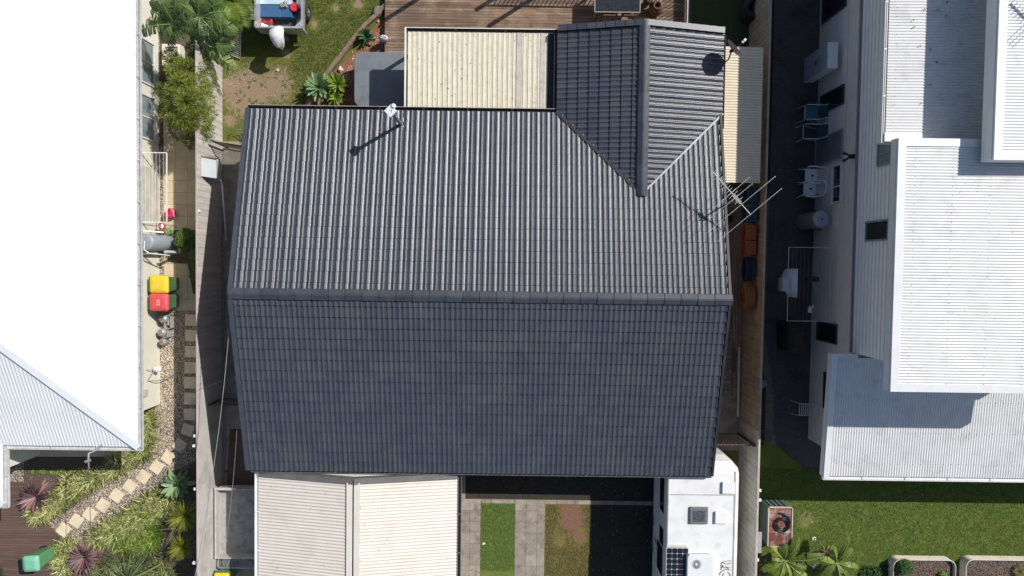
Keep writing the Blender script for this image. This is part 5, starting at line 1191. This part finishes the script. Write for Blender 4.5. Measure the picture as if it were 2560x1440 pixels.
# raised beds
def raised(px0,px1,py,lab,veg=True):
    a_=P(px0,py,.36); b_=P(px1,py,.36); t=thing('raised_bed',lab,'raised garden bed',((a_.x+b_.x)/2,a_.y-.6,0),0,'raised garden beds on the right lawn')
    outer=rrect(a_.x,b_.x,a_.y-2.4,a_.y,.25,6); inner=rrect(a_.x+.02,b_.x-.02,a_.y-2.38,a_.y-.02,.24,6)
    mb=MB(); n_=len(outer)
    lv=[(.0,0)]+[(z_/16*.36,.008*(1 if z_%2 else -1)) for z_ in range(1,17)]
    vs=[];cxx=(a_.x+b_.x)/2;cyy=a_.y-1.2
    for z_,o_ in lv:
        for p in outer:
            d_=Vector((p[0]-cxx,p[1]-cyy)).normalized(); vs.append((p[0]+d_.x*o_,p[1]+d_.y*o_,z_))
    mb.add(vs,[(k*n_+i,k*n_+(i+1)%n_,(k+1)*n_+(i+1)%n_,(k+1)*n_+i) for k in range(len(lv)-1) for i in range(n_)],.5)
    vs=[(p[0],p[1],.36) for p in outer]+[(p[0],p[1],.36) for p in inner]+[(p[0],p[1],.1) for p in inner]
    mb.add(vs,[(i,(i+1)%n_,n_+(i+1)%n_,n_+i) for i in range(n_)]+[(n_+i,n_+(i+1)%n_,2*n_+(i+1)%n_,2*n_+i) for i in range(n_)],.5)
    mb.build('corrugated_side',M('cream_corrugated',(.62,.57,.48),(.55,.5,.42),rough=.5),t)
    mb=MB(); mb.tube([(p[0],p[1],.36) for p in outer],.016,6,closed=True); mb.build('rim',M('cream_rim',(.66,.62,.54),rough=.5),t)
    mb=MB(); mb.prism([(p[0],p[1]) for p in inner],.1,.24); mb.build('soil',soilB,t)
soilB=pebblemat('clod_soil',[(.10,.065,.045),(.17,.11,.075),(.13,.085,.06),(.22,.15,.11)],22,1)
raised(2234,2390,1399,'left corrugated cream raised bed with a round green bush in it')
raised(2416,2600,1399,'right corrugated cream raised bed, cut by the picture edge')
# roof antenna on roof C
q=P(2548,40,zC)+Vector((SA*.9,SB*.9,.8)); t=thing('roof_antenna','dark tangle of TV antenna rods on the highest roof at the top right','antenna',(q.x,q.y,zC))
mb=MB(); mb.tube([(q.x,q.y,zC),(q.x,q.y,zC+.9)],.02,6); mb.build('mast',darkmetal,t)
mb=MB(); a_=Vector((q.x-.28,q.y+.25,zC+.85)); b_=Vector((q.x+.3,q.y-.3,zC+.85)); mb.bar(a_,b_,.04,.04); mb.build('boom',M('blue_dark',(.05,.05,.12)),t)
for k in range(9):
    c=a_.lerp(b_,k/8); l=.12 if k<6 else .5; MB().bar(c-Vector((l,l,0)),c+Vector((l,l,0)),.012,.012).build('element',MATS['blue_dark'],t)
# white card on lawn strip, shards
q=P(1210,1359,.03); o=MB().box((q.x-.05,q.y-.035,.03),(q.x+.0,q.y+.035,.045)).box((q.x,q.y-.025,.03),(q.x+.045,q.y+.03,.04)).build('paper_scrap',whiteM); tag(o,'tiny white scrap on the narrow front lawn strip','scrap')
# ================================================================ VEGETATION
def bleaf(mb,base,tip,w,arch=.4,tear=.5,segs=30,fold=.25,seed=0,rnd=None,roll=0):
    """big paddle leaf from base to tip, torn into strips along the veins"""
    rg=random.Random(seed); b=Vector(base);e=Vector(tip); d=(e-b); side=Vector((-d.y,d.x,0)).normalized()
    if roll: side=(side*math.cos(roll)+Vector((0,0,math.sin(roll)))).normalized()
    q0=rg.random() if rnd is None else rnd
    def pt(t): return b+d*t+Vector((0,0,arch*4*t*(1-t)))
    for s in (-1,1):
        skew=0; 
        for k in range(segs):
            t0=k/segs; t1=(k+1)/segs
            if rg.random()<tear*.75: skew=rg.uniform(-.75,.12); gap=rg.uniform(.15,.5)
            else: gap=0
            def ww(t): return w*.5*(math.sin(math.pi*min(.985,.04+.93*t))**.55)
            p0,p1=pt(t0+gap*(t1-t0)),pt(t1)
            l0,l1=ww(t0+.02),ww(t1-.01 if t1<1 else .985)
            dz0=-fold*l0+skew*l0; dz1=-fold*l1+skew*l1; fwd=d*.06
            a=p0+side*s*l0+Vector((0,0,dz0))+fwd; c=p1+side*s*l1+Vector((0,0,dz1))+fwd
            m0=p0.lerp(a,.5)+Vector((0,0,.04*w)); m1=p1.lerp(c,.5)+Vector((0,0,.04*w))
            vs=[p0,m0,a,p1,m1,c]; fs=[(0,3,4,1),(1,4,5,2)] if s>0 else [(0,1,4,3),(1,2,5,4)]
            mb.add(vs,fs,min(1,max(0,q0+rg.uniform(-.12,.12))),False)
def midrib(mb,base,tip,arch,r=.014):
    b=Vector(base);e=Vector(tip); mb.tube([b+(e-b)*t+Vector((0,0,arch*4*t*(1-t)+.012)) for t in [i/8 for i in range(9)]],[r,r,r,r*.9,r*.8,r*.7,r*.5,r*.4,r*.3],5)
banL=leafM('banana',(.085,.16,.035),(.13,.22,.06),rv=.45,tr=.25,rough=.36,rcol=(.17,.24,.06))
banY=leafM('banana_yellow',(.20,.24,.03),(.10,.17,.02),rv=.4,tr=.3)
ribM=M('midrib',(.22,.30,.09),rough=.5)
stemM=M('plant_stem',(.12,.13,.05),(.2,.16,.09),scale=8,rough=.7)
def banana(name,label,cat,base,h,leaves,mt=banL,seed=1,group=None,rib=ribM):
    """leaves: (tip px,py, ztip, width, basez)"""
    base=Vector(base); base.z=0; t=thing(name,label,cat,base,0,group)
    top=base+Vector((0,0,h)); mb=MB(); mb.tube([base,base+Vector((.02,.01,h*.5)),top],[.09,.075,.05],8); mb.build('stem',stemM,t)
    for i,L in enumerate(leaves):
        px,py,z,w=L[:4]; tip=P(px,py,z); st=top+(tip-top)*.12; mb=MB(); ar=.12*(tip-top).length
        tear=L[4] if len(L)>4 else .6
        bleaf(mb,st,tip,w,ar,tear,seed=seed*31+i,fold=.32); l=mb.build('leaf',L[5] if len(L)>5 else mt,t)
        mb=MB(); mb.tube([top,st],.016,5); midrib(mb,st,tip,ar); mb.build('midrib',rib,l)
    return t
G=lambda px,py,z=0: P(px,py,z)
ban='giant banana-like plants of the left garden'
banana('strelitzia_plant','left torn-leaved banana-like plant overhanging the white house gutter','large plant',P(436,58,2.3),2.3,[(343,80,2.3,.42,.9),(382,-20,2.8,.6,.3),(408,8,2.9,.55,.3),(452,100,2.2,.42,.5),(400,100,2.0,.42),(366,52,2.3,.36),(450,-20,3.0,.6,.4),(492,72,2.3,.46),(424,118,1.7,.36),(470,30,2.9,.5,.4),(378,24,2.6,.5,.5)],seed=1,group=ban)
banana('strelitzia_plant','middle and tallest torn-leaved banana-like plant in the left garden','large plant',P(500,42,2.5),2.5,[(575,30,2.6,.62,.8),(528,-30,2.9,.6,.4),(590,78,2.1,.46,.6),(448,8,2.9,.5,.5),(500,88,2.4,.44),(545,90,2.2,.5),(478,-28,3.0,.55,.4),(498,-5,3.0,.5),(560,58,2.4,.44),(452,66,2.5,.44),(555,5,2.7,.5,.7)],seed=2,group=ban)
banana('strelitzia_plant','lower right banana-like plant whose glossy leaf points at the worn lawn','large plant',P(508,112,1.7),1.7,[(588,172,1.2,.46,.8),(584,112,1.7,.48,.6),(548,152,1.3,.32),(462,120,1.7,.40),(515,165,1.2,.34),(545,78,2.0,.4),(478,76,2.0,.42),(470,150,1.4,.3)],seed=3,group=ban)
# palm
def frond(mb,base,tip,w,n=24,arch=.2,seed=0,droop=.12):
    rg=random.Random(seed); b=Vector(base);e=Vector(tip);d=e-b;side=Vector((-d.y,d.x,0)).normalized(); q=rg.random()
    pt=lambda t:b+d*t+Vector((0,0,arch*4*t*(1-t)))
    mb.tube([pt(i/6) for i in range(7)],[.012]*6+[.004],5,rnd=q)
    for k in range(n):
        t=.1+.9*k/n; p=pt(t); l=w*(math.sin(math.pi*min(.97,.15+.8*t))**.7)
        for s in (-1,1):
            dirv=(side*s*.8+d.normalized()*(.5+.5*t)).normalized(); e_=p+dirv*l-Vector((0,0,droop*rg.uniform(.5,1.4)))
            n_=dirv.cross(Vector((0,0,1))).normalized()*.012; m=p.lerp(e_,.5)+Vector((0,0,.03)); 
            mb.add([p-n_*.6,p+n_*.6,m+n_,m-n_,e_],[(0,1,2,3),(3,2,4)],min(1,max(0,q+rg.uniform(-.2,.2))))
palmL=leafM('palm',(.10,.17,.02),(.17,.22,.03),rv=.35,tr=.3)
def palm(label,base,h,tips,w=.42,mt=palmL,name='palm',n=24,seed=5,group=None):
    base=Vector(base); base.z=0; t=thing(name,label,'palm',base,0,group); top=base+Vector((0,0,h))
    MB().tube([base,top],[.06,.04],8).build('trunk',stemM,t)
    for i,(px,py,z) in enumerate(tips):
        mb=MB(); tip=P(px,py,z); frond(mb,top,tip,w,n,.15*(tip-top).length,seed*17+i); mb.build('frond',mt,t)
palm('bright green feather palm between the banana-like plants and the dinghy',P(560,0,1.5),1.5,[(622,30,1.5),(608,68,1.4),(628,50,1.2),(575,58,1.6),(590,-30,1.8),(545,20,1.7),(630,5,1.4),(560,48,1.5),(600,45,1.7),(535,-15,1.7)],w=.5)
# shrubs from small leaf blades
def shrub(name,label,cat,clumps,n,L,w,mt,seed=1,base=None,stem=True,group=None,narrow=True,down=.1):
    rg=random.Random(seed); c0=Vector(base) if base else Vector((clumps[0][0],clumps[0][1],0)); c0.z=0
    t=thing(name,label,cat,c0,0,group)
    if stem:
        mb=MB()
        for (x,y,z,rx,ry,rz_) in clumps: mb.tube([c0+Vector((rg.uniform(-.05,.05),rg.uniform(-.05,.05),0)),(c0.x*.4+x*.6,c0.y*.4+y*.6,z*.55),(x,y,z)],[.025,.018,.008],5)
        mb.build('stems',stemM,t)
    mb=MB(); tot=sum(c[3]*c[4] for c in clumps)
    for (x,y,z,rx,ry,rz_) in clumps:
        q=rg.uniform(.2,.8)
        for k in range(int(n*rx*ry/tot)):
            while 1:
                u=Vector((rg.uniform(-1,1),rg.uniform(-1,1),rg.uniform(-.6,1)))
                if .15<u.length<1: break
            u=u.normalized()*(u.length**.55)*rg.uniform(.8,1.08)
            p=Vector((x+u.x*rx,y+u.y*ry,z+u.z*rz_)); az=math.atan2(u.y,u.x)+rg.uniform(-1.2,1.2)
            l=L*rg.uniform(.6,1.25); el=rg.uniform(-.5,.5)+u.z*.3-down
            d=Vector((math.cos(az)*math.cos(el),math.sin(az)*math.cos(el),math.sin(el))); e=d.cross(Vector((rg.uniform(-.4,.4),rg.uniform(-.4,.4),1))).normalized()*w*.5*rg.uniform(.7,1.2)
            mb.add([p,p+d*l*.45+e,p+d*l,p+d*l*.45-e],[(0,1,2,3)],min(1,max(0,q+rg.uniform(-.3,.3))))
    mb.build('foliage',mt,t); return t
def CL(px,py,z,rx,ry,rz_): q=P(px,py,z); return (q.x,q.y,z,rx,ry,rz_)
bamL=leafM('bamboo',(.15,.19,.025),(.10,.145,.022),rv=.4,tr=.3,rcol=(.22,.24,.03))
rg=random.Random(11); cl=[]
for px,py,z,r_ in ((440,165,1.5,.35),(470,180,1.7,.4),(500,160,1.4,.28),(455,215,2.0,.42),(490,215,1.8,.38),(520,200,1.4,.25),(435,250,1.9,.38),(475,255,2.2,.45),(510,250,1.7,.32),(430,285,1.7,.3),(465,295,2.0,.4),(500,300,1.7,.36),(520,285,1.4,.22),(415,275,1.5,.22),(450,325,1.6,.32),(490,335,1.4,.3),(515,330,1.2,.22),(405,225,1.4,.18),(480,355,1.1,.22),(425,140,1.3,.2)):
    cl.append(CL(px,py,z,r_,r_,r_*.8))
shrub('bamboo_shrub','tall yellow green bamboo shrub arching over the left fence','shrub',cl,7600,.16,.022,bamL,seed=3,base=G(478,250))
busL=leafM('bush',(.07,.155,.02),(.11,.2,.03),rv=.45,tr=.25)
shrub('green_shrub','round bright green shrub between the water heater and the left fence','shrub',[CL(463,588,.7,.26,.24,.2),CL(452,602,.75,.2,.2,.18),CL(478,606,.6,.2,.22,.18),CL(462,622,.6,.22,.14,.15)],2600,.05,.028,busL,seed=4)
shrub('green_shrub','ragged bright green shrub climbing the left fence opposite the yellow lidded bin','shrub',[CL(488,640,.6,.15,.25,.2),CL(492,665,.7,.13,.2,.2),CL(483,690,.5,.12,.12,.12),CL(492,612,.5,.1,.12,.1)],1500,.05,.028,busL,seed=5)
shrub('mint_plant','low pale green plant in front of the grey water heater','plant',[CL(421,577,.2,.14,.08,.1)],300,.05,.035,leafM('mint',(.22,.38,.13),(.28,.45,.18),rv=.3),seed=6,stem=False)
def veg_dead(): pass
# dense strappy beds (uncountable)
def strappy(name,label,poly,n,L,w,cols,kind='stuff',hmax=.3,seed=2,blades=15,az0=None):
    if name=='variegated_grass': n=int(n*.95); L=L*1.35; w=w*1.45
    rg=random.Random(seed); mb=MB(); st=random.getstate(); random.seed(seed)
    for x,y in scatter(poly,n):
        a0=rg.uniform(0,6.28); q=rg.uniform(.1,.9)
        for k in range(blades):
            az=rg.uniform(0,6.28) if az0 is None else rg.gauss(az0,1.1); l=L*rg.uniform(.55,1.15)
            mb.blade((x+rg.uniform(-.03,.03),y+rg.uniform(-.03,.03),.02),az,l,w*rg.uniform(.7,1.2),hmax*rg.uniform(.8,1.6),hmax*rg.uniform(.5,1.3),4,min(1,max(0,q+rg.uniform(-.35,.35))),shape=2,twist=rg.uniform(-.8,.8))
    random.setstate(st); o=mb.build(name,cols,kind=kind); o['label']=label; return o
varL=leafM('variegated',(.29,.33,.10),(.18,.22,.05),rv=.55,tr=.3,rcol=(.58,.56,.26))
greL=leafM('lily_green',(.12,.21,.03),(.17,.26,.04),rv=.5,tr=.25,rcol=(.30,.36,.06))
strappy('variegated_grass','striped strappy border grass along the wall of the white roofed house',PL([(352,1035),(385,1030),(382,1080),(375,1130),(350,1140)]),70,.38,.022,varL,seed=21)
strappy('variegated_grass','striped strappy border grass between the house and the diagonal path',PL([(285,1150),(340,1130),(362,1125),(330,1155),(285,1180),(268,1170)]),70,.36,.022,varL,seed=22)
strappy('variegated_grass','striped strappy grass bed above the diagonal path',PL([(175,1190),(275,1180),(262,1192),(215,1220),(172,1252),(115,1288),(80,1300),(85,1270),(150,1240)]),190,.34,.022,varL,seed=23)
strappy('variegated_grass','striped strappy grass bed below the diagonal path',PL([(400,1228),(425,1240),(435,1265),(400,1290),(340,1335),(270,1355),(222,1352),(262,1318),(330,1272)]),240,.34,.022,varL,seed=24)
strappy('variegated_grass','striped strappy grass beside the green wheelie bin on the deck',PL([(150,1365),(190,1350),(210,1365),(175,1400),(160,1440),(150,1420)]),60,.34,.022,varL,seed=25)
strappy('green_lilies','bright green strappy lilies at the lower end of the left garden',PL([(345,1260),(395,1285),(410,1335),(385,1370),(300,1375),(285,1345),(300,1300)]),120,.42,.03,greL,seed=26)
strappy('ground_cover','low green creeper at the shaded edge of the front bed',PL([(70,1175),(200,1172),(200,1182),(70,1186)]),40,.10,.03,greL,seed=27,hmax=.08,blades=7)
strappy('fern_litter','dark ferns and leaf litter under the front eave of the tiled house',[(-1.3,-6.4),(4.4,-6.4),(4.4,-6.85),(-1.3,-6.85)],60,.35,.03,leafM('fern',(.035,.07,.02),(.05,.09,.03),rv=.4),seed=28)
strappy('yellow_palm_grass','long arching grey green grass blades at the bottom of the left garden',PL([(250,1400),(420,1390),(430,1470),(240,1470)]),60,.75,.035,leafM('long_blades',(.12,.18,.07),(.18,.22,.08),rv=.45,rcol=(.30,.30,.10)),seed=29,hmax=.45)
# rosettes
def rosette(name,label,cat,c,n,L,w,rise,droop,mt,seed=1,fold=.5,h=.05,group=None,shape=1,inner=None,stem=0,segs=6,tipd=.02):
    c=Vector(c); c.z=0; rg=random.Random(seed); t=thing(name,label,cat,c,0,group)
    if stem: MB().tube([c,c+Vector((0,0,stem))],[.05,.035],8).build('trunk',stemM,t)
    mb=MB()
    for k in range(n):
        f=k/n; az=k*2.399+rg.uniform(-.25,.25); l=L*(1-.5*f)*rg.uniform(.85,1.1)
        mb.blade(c+Vector((0,0,h+stem+.02*f)),az,l,w*(1-.25*f)*rg.uniform(.85,1.1),rise*(.4+1.3*f)*L,droop*(1.1-f)*L,segs,rg.uniform(.0,1),fold,rg.uniform(-.2,.2),tip=tipd,shape=shape)
    mb.build('leaves',mt,t); return t
agvL=leafM('agave',(.19,.30,.17),(.24,.36,.19),rv=.3,tr=.1,rcol=(.22,.33,.13))
agvY=leafM('agave_yellow',(.17,.26,.04),(.24,.33,.06),rv=.35,tr=.2)
broL=leafM('bromeliad',(.15,.085,.10),(.11,.065,.075),rv=.45,tr=.12,rcol=(.26,.14,.13))
yucL=leafM('dracaena',(.21,.27,.04),(.31,.32,.05),rv=.45,tr=.25,rcol=(.28,.26,.03))
rosette('bromeliad','large purple bromeliad with an orange tipped leaf at the edge of the dark deck','bromeliad',G(98,1238,.0),64,.82,.105,.35,.30,broL,3,.35,.12)
rosette('bromeliad','large purple bromeliad at the bottom, near the green wheelie bin','bromeliad',G(218,1388,.0),66,.84,.10,.35,.30,broL,4,.35,.12)
rosette('agave','pale green agave against the left fence at the end of the straight stone row','agave',G(452,1205,0),30,.72,.16,.55,.35,agvL,5,.5,.15)
rosette('agave','large blue green agave at the tip of the garden edging by the spa','agave',G(802,222,0),40,.68,.14,.65,.45,agvL,6,.5,.15)
rosette('agave','yellow green agave beside the spa corner','agave',G(848,215,0),26,.58,.13,.7,.3,agvY,7,.5,.15)
rosette('agave','small bright yellow green agave at the gutter of the tiled roof','agave',G(842,248,0),24,.42,.11,.55,.3,agvY,8,.4,.12)
rosette('agave','dark green agave beside the watering can','agave',G(918,96,0),28,.42,.10,.6,.4,leafM('agave_dark',(.055,.11,.05),(.08,.15,.06),rv=.4),9,.5,.12)
rosette('dracaena','upper spiky yellow green dracaena against the left fence','dracaena',P(462,1290,.85),240,.74,.026,.6,.5,yucL,10,.3,.1,'spiky dracaenas by the left fence',2,stem=.7,segs=5)
rosette('dracaena','lower spiky yellow green dracaena against the left fence','dracaena',P(455,1368,.75),210,.62,.026,.6,.5,yucL,11,.3,.1,'spiky dracaenas by the left fence',2,stem=.6,segs=5)
rosette('dracaena','spiky yellow green plant cut by the left edge near the green bin','dracaena',G(-12,1352,0),80,.42,.026,.75,.5,yucL,12,.3,.1,None,2,stem=.3,segs=5)
rosette('cordyline','dark leaved plant at the bottom left corner','plant',G(5,1430,0),30,.4,.05,.5,.5,leafM('dark_plant',(.05,.06,.03),(.09,.08,.05),rv=.4),13,.3,.1)
# bare branch near dracaena
a_,b_,c_=G(400,1325,.5),G(440,1322,.7),G(415,1365,.3)
o=MB().tube([a_,P(420,1322,.6),b_,P(432,1335,.5),c_],[.01,.014,.016,.015,.01],6).build('bare_branch',M('pale_bark',(.4,.36,.3),(.3,.26,.22),rough=.8)); tag(o,'pale bare branch lying across the left garden below the dracaena','branch')
# palm lilies (big blades) bottom
def fan(name,label,cat,c,tips,w,mt,seed=1,h=.5):
    c=Vector(c); t=thing(name,label,cat,c); mb=MB(); rg=random.Random(seed); MB().tube([c,c+Vector((0,0,h))],[.05,.03],7).build('trunk',stemM,t)
    for px,py,z in tips:
        e=P(px,py,z); st=c+Vector((0,0,h)); d=e-st; mb.blade(st,math.atan2(d.y,d.x),math.hypot(d.x,d.y)*1.1,w*rg.uniform(.8,1.1),(z-h)+.5,.5,7,rg.random(),.5,rg.uniform(-.3,.3),shape=2)
    mb.build('leaves',mt,t)
fan('fan_palm','grey green fan palm at the bottom edge between the bromeliad and the fence','palm',G(345,1432,0),[(270,1425,.8),(285,1400,.9),(310,1385,1),(330,1375,1),(352,1368,1),(375,1375,1),(395,1385,.9),(420,1400,.8),(436,1425,.6),(300,1440,.8),(260,1445,.6),(400,1440,.8),(340,1400,1.2),(365,1395,1.1),(320,1410,1)],.09,leafM('fan',(.11,.18,.10),(.16,.22,.11),rv=.35,rcol=(.26,.28,.10)))
# right yard banana plants
banM=leafM('banana_right',(.12,.19,.03),(.18,.25,.035),rv=.45,tr=.3,rcol=(.26,.29,.04))
grp='young banana plants on the right lawn'
banana('banana_plant','left young banana plant with a curled yellow leaf next to the rusty topped bin','banana plant',P(1962,1402,.8),.8,[(1908,1428,.7,.34,.35,banY),(1990,1378,1.0,.36,.2),(1925,1368,.9,.32,.2),(1975,1450,.8,.38,.2),(2060,1390,1.0,.40,.45,banY),(1938,1458,.8,.36,.2),(1996,1345,1.0,.26,.1),(1962,1362,1.0,.34,.2),(2025,1458,.8,.34,.2),(1930,1400,.9,.32,.2),(2015,1420,.9,.36,.2)],mt=banM,seed=7,group=grp)
banana('banana_plant','right young banana plant whose yellow leaf points at the raised beds','banana plant',P(2092,1408,.8),.8,[(2146,1420,.7,.30,.5,banY),(2122,1340,1.1,.28,.1),(2098,1455,.8,.36,.2),(2130,1372,.9,.26,.1),(2052,1402,.9,.36,.2),(2080,1366,1.0,.32,.2),(2118,1446,.7,.34,.2),(2060,1440,.8,.34,.2)],mt=banM,seed=8,group=grp)
rosette('dry_plant','reddish dry leaved plant between the two young banana plants','plant',G(2062,1375,0),24,.28,.03,.5,.5,leafM('dry',(.22,.14,.08),(.3,.2,.13),rv=.4),14,.3,.05)
def flower(px,py,r,lab,z=.15,n=14):
    q=P(px,py,z); mb=MB(); rg=random.Random(px)
    for k in range(n):
        az=rg.uniform(0,6.28); d_=rg.uniform(0,r); mb.blade((q.x+d_*math.cos(az),q.y+d_*math.sin(az),z),rg.uniform(0,6.28),r*.9,r*.5,.04,.03,3,rg.random(),.3,shape=1)
    o=mb.build('white_flower',M('flower_white',(.75,.76,.84),(.65,.67,.75),rough=.6)); tag(o,lab,'flower','white flowers on the right lawn')
flower(2033,1410,.13,'largest white flower cluster, between the two young banana plants'); flower(2037,1345,.07,'medium white bloom above the large cluster on the right lawn',.05,8)
flower(2029,1305,.03,'tiny white bloom highest on the right lawn',.04,4); flower(2116,1407,.03,'tiny white bloom near the right banana plant',.04,4); flower(2067,1392,.04,'small white bloom beside the dry reddish plant',.06,5)
strappy('low_weeds','low dark green weeds in front of the raised beds',PL([(2160,1415),(2225,1412),(2235,1450),(2140,1450)]),60,.16,.05,leafM('weed',(.04,.085,.02),(.07,.12,.03),rv=.45),seed=31,hmax=.15,blades=9)
strappy('low_weeds','pale leaf litter below the shelf of the rusty topped bin',PL([(1896,1385),(1925,1380),(1920,1440),(1890,1440)]),25,.12,.03,leafM('weed2',(.1,.1,.05),(.18,.16,.1),rv=.45),seed=32,hmax=.1,blades=6)
shrub('round_bush','dense round green bush growing in the left raised bed','bush',[CL(2262,1418,.42,.25,.26,.2)],2600,.04,.025,leafM('parsley',(.05,.13,.02),(.08,.18,.03),rv=.45),seed=8,stem=False)
shrub('seedling','small bright seedling at the bottom of the left raised bed','seedling',[CL(2358,1438,.32,.12,.09,.08)],260,.05,.03,leafM('seedl',(.15,.28,.03),(.2,.33,.05),rv=.3),seed=9,stem=False)
shrub('dry_weed','dry yellowish weed in the right raised bed','weed',[CL(2548,1428,.32,.14,.2,.08)],380,.10,.014,leafM('dryw',(.25,.22,.07),(.18,.17,.06),rv=.4),seed=10,stem=False)
# loose pebbles and litter (uncountable)
def pebbles(name,poly,n,r0,r1,mt,z=.0,seed=1,lab=None):
    st=random.getstate(); random.seed(seed); mb=MB()
    for x,y in scatter(poly,n):
        r=U(r0,r1); a=U(0,6.28); pts=[]
        for k in range(5): th=a+k*1.2566; rr=r*U(.7,1.2); pts.append((x+rr*math.cos(th),y+rr*math.sin(th),z))
        top=(x,y,z+r*.9); mb.add(pts+[top],[(i,(i+1)%5,5) for i in range(5)],random.random(),True)
    random.setstate(st); o=mb.build(name,mt,kind='stuff'); 
    if lab: o['label']=lab
pebM=M('pebble_mix',(.42,.34,.25),(.24,.18,.14),scale=30,rough=.8,rv=.55,rcol=(.52,.44,.33))
pebbles('gravel',[(-12.0,-4.9),(-11.1,-4.9),(-11.1,1.9),(-12.0,1.9)],2600,.012,.03,pebM,seed=1)
pebbles('gravel',PL([(392,780),(492,780),(490,1060),(470,1180),(400,1165),(345,1240),(180,1350),(135,1320),(160,1290),(380,1140),(392,1050)]),9000,.012,.03,pebM,seed=2)
pebbles('leaf_litter',PL([(860,185),(900,120),(960,60),(960,110),(880,130),(880,250),(840,260)]),700,.012,.03,M('bark_chip',(.30,.12,.07),(.2,.08,.05),scale=20,rough=.9,rv=.5,rcol=(.42,.26,.18)),z=.01,seed=3)
pebbles('leaf_litter',PL([(560,150),(640,150),(640,215),(560,215)]),260,.01,.022,M('pale_chip',(.5,.42,.33),(.35,.28,.21),scale=20,rough=.9,rv=.5),seed=4)
pebbles('leaf_litter',PL([(60,1190),(480,1190),(480,1440),(170,1440)]),1200,.01,.03,M('litter',(.25,.18,.12),(.16,.11,.08),scale=20,rough=.9,rv=.5),z=.01,seed=5)
# planter box with gravel under the banana plants
t=thing('planter_box','cream masonry planter box filled with pale pebbles under the banana-like plants','planter',G(415,135)); q0,q1=P(405,110,.35),P(450,165,.35)
mb=MB()
for s in ((q0.x,q1.y,q0.x+.08,q0.y),(q1.x-.08,q1.y,q1.x,q0.y),(q0.x+.08,q1.y,q1.x-.08,q1.y+.08),(q0.x+.08,q0.y-.08,q1.x-.08,q0.y)): mb.box((s[0],s[1],0),(s[2],s[3],.35))
mb.build('box',renderL,t); MB().box((q0.x+.08,q1.y+.08,.2),(q1.x-.08,q0.y-.08,.3)).build('pebbles',pebblemat('pale_pebbles',[(.4,.33,.26),(.6,.52,.42),(.5,.44,.36)],30),t)

# roof litter and screw heads (uncountable)
rg=random.Random(9); mb=MB()
for px,py in ((2285,67),(2300,115),(2327,122),(2341,156),(2326,211),(2301,258),(2345,26),(2367,6),(2365,40),(2400,108),(2283,51),(2312,22)):
    q=P(px,py,zA+.05); 
    for k in range(3): mb.blade((q.x+rg.uniform(-.01,.01),q.y+rg.uniform(-.01,.01),q.z),rg.uniform(0,6.28),.04,.028,.02,.01,3)
for k in range(30):
    q=P(rg.uniform(2250,2540),rg.uniform(380,950),zB+.03); mb.blade(q,rg.uniform(0,6.28),.03,.015,.01,.005,2)
o=mb.build('roof_debris',M('dead_leaf',(.14,.11,.08),(.08,.06,.05)),kind='stuff'); o['label']='dark leaf specks lying on the white roofs of the two storey house'
def screws(name,x0,x1,y0,y1,dx,dy,zf,mt,r=.008):
    m_=MB(); x=x0
    while x<x1:
        y=y0
        while y<y1: m_.cbox((x,y,zf(x,y)),(r*2,r*2,.008)); y+=dy
        x+=dx
    return m_.build(name,mt,rh,kind='stuff')
sc=M('screw_grey',(.55,.55,.55),rough=.5)
screws('roof_screws',XB+.5,16.0,BY0+.22,BY1-.2,.95,.228,lambda x,y:zB+.008+(x-XB-.2)*.01,sc)
screws('roof_screws',XA+.25,15.5,3.6,8.6,.95,.228,lambda x,y:zA+.008+(x-XA)*.03,sc)
screws('roof_screws',DX+.38,16.5,DY0+.4,DY1-.1,.228,.95,lambda x,y:DZ0+.008+(y-DY0)*sd,sc)

# litter on the carport and patio roofs, leaves on dark paving (uncountable)
mb=MB(); rg=random.Random(33)
for k in range(34):
    px,py=rg.uniform(660,1135),rg.uniform(1210,1435); q=P(px,py,2.9); z=CR-abs(q.x-CC)*tl+.02; q=P(px,py,z)
    mb.blade(q,rg.uniform(0,6.28),rg.uniform(.02,.05),.02,.01,.005,2)
for k in range(26):
    q=P(rg.uniform(1020,1370),rg.uniform(85,270),PZ+.035); mb.blade(q,rg.uniform(0,6.28),rg.uniform(.03,.07),.025,.01,.005,2)
for k in range(60):
    q=P(rg.uniform(1930,2040),rg.uniform(30,1150),.02); mb.blade(q,rg.uniform(0,6.28),rg.uniform(.04,.08),.03,.02,.01,2)
for k in range(90):
    q=P(rg.uniform(1155,1640),rg.uniform(1195,1440),.03); mb.blade(q,rg.uniform(0,6.28),rg.uniform(.04,.09),.03,.02,.01,2)
for k in range(40):
    q=P(rg.uniform(565,600),rg.uniform(420,1200),.02); mb.blade(q,rg.uniform(0,6.28),rg.uniform(.04,.08),.03,.02,.01,2)
o=mb.build('leaf_litter',M('litter_leaf',(.30,.22,.12),(.16,.11,.06),scale=20),kind='stuff'); o['label']='dry fallen leaves scattered over roofs and paving'
strappy('lawn_weeds','small weed tufts dotted over the right lawn',[(8.8,-7.1),(15,-7.1),(15,-9.6),(8.8,-9.6)],55,.09,.02,leafM('weed3',(.13,.19,.04),(.2,.24,.07),rv=.4),seed=41,hmax=.05,blades=7)
strappy('lawn_weeds','small weed tufts dotted over the worn back lawn',PL([(580,190),(780,150),(740,250),(600,290)]),40,.09,.02,leafM('weed3',(.13,.19,.04),(.2,.24,.07),rv=.4),seed=42,hmax=.05,blades=7)
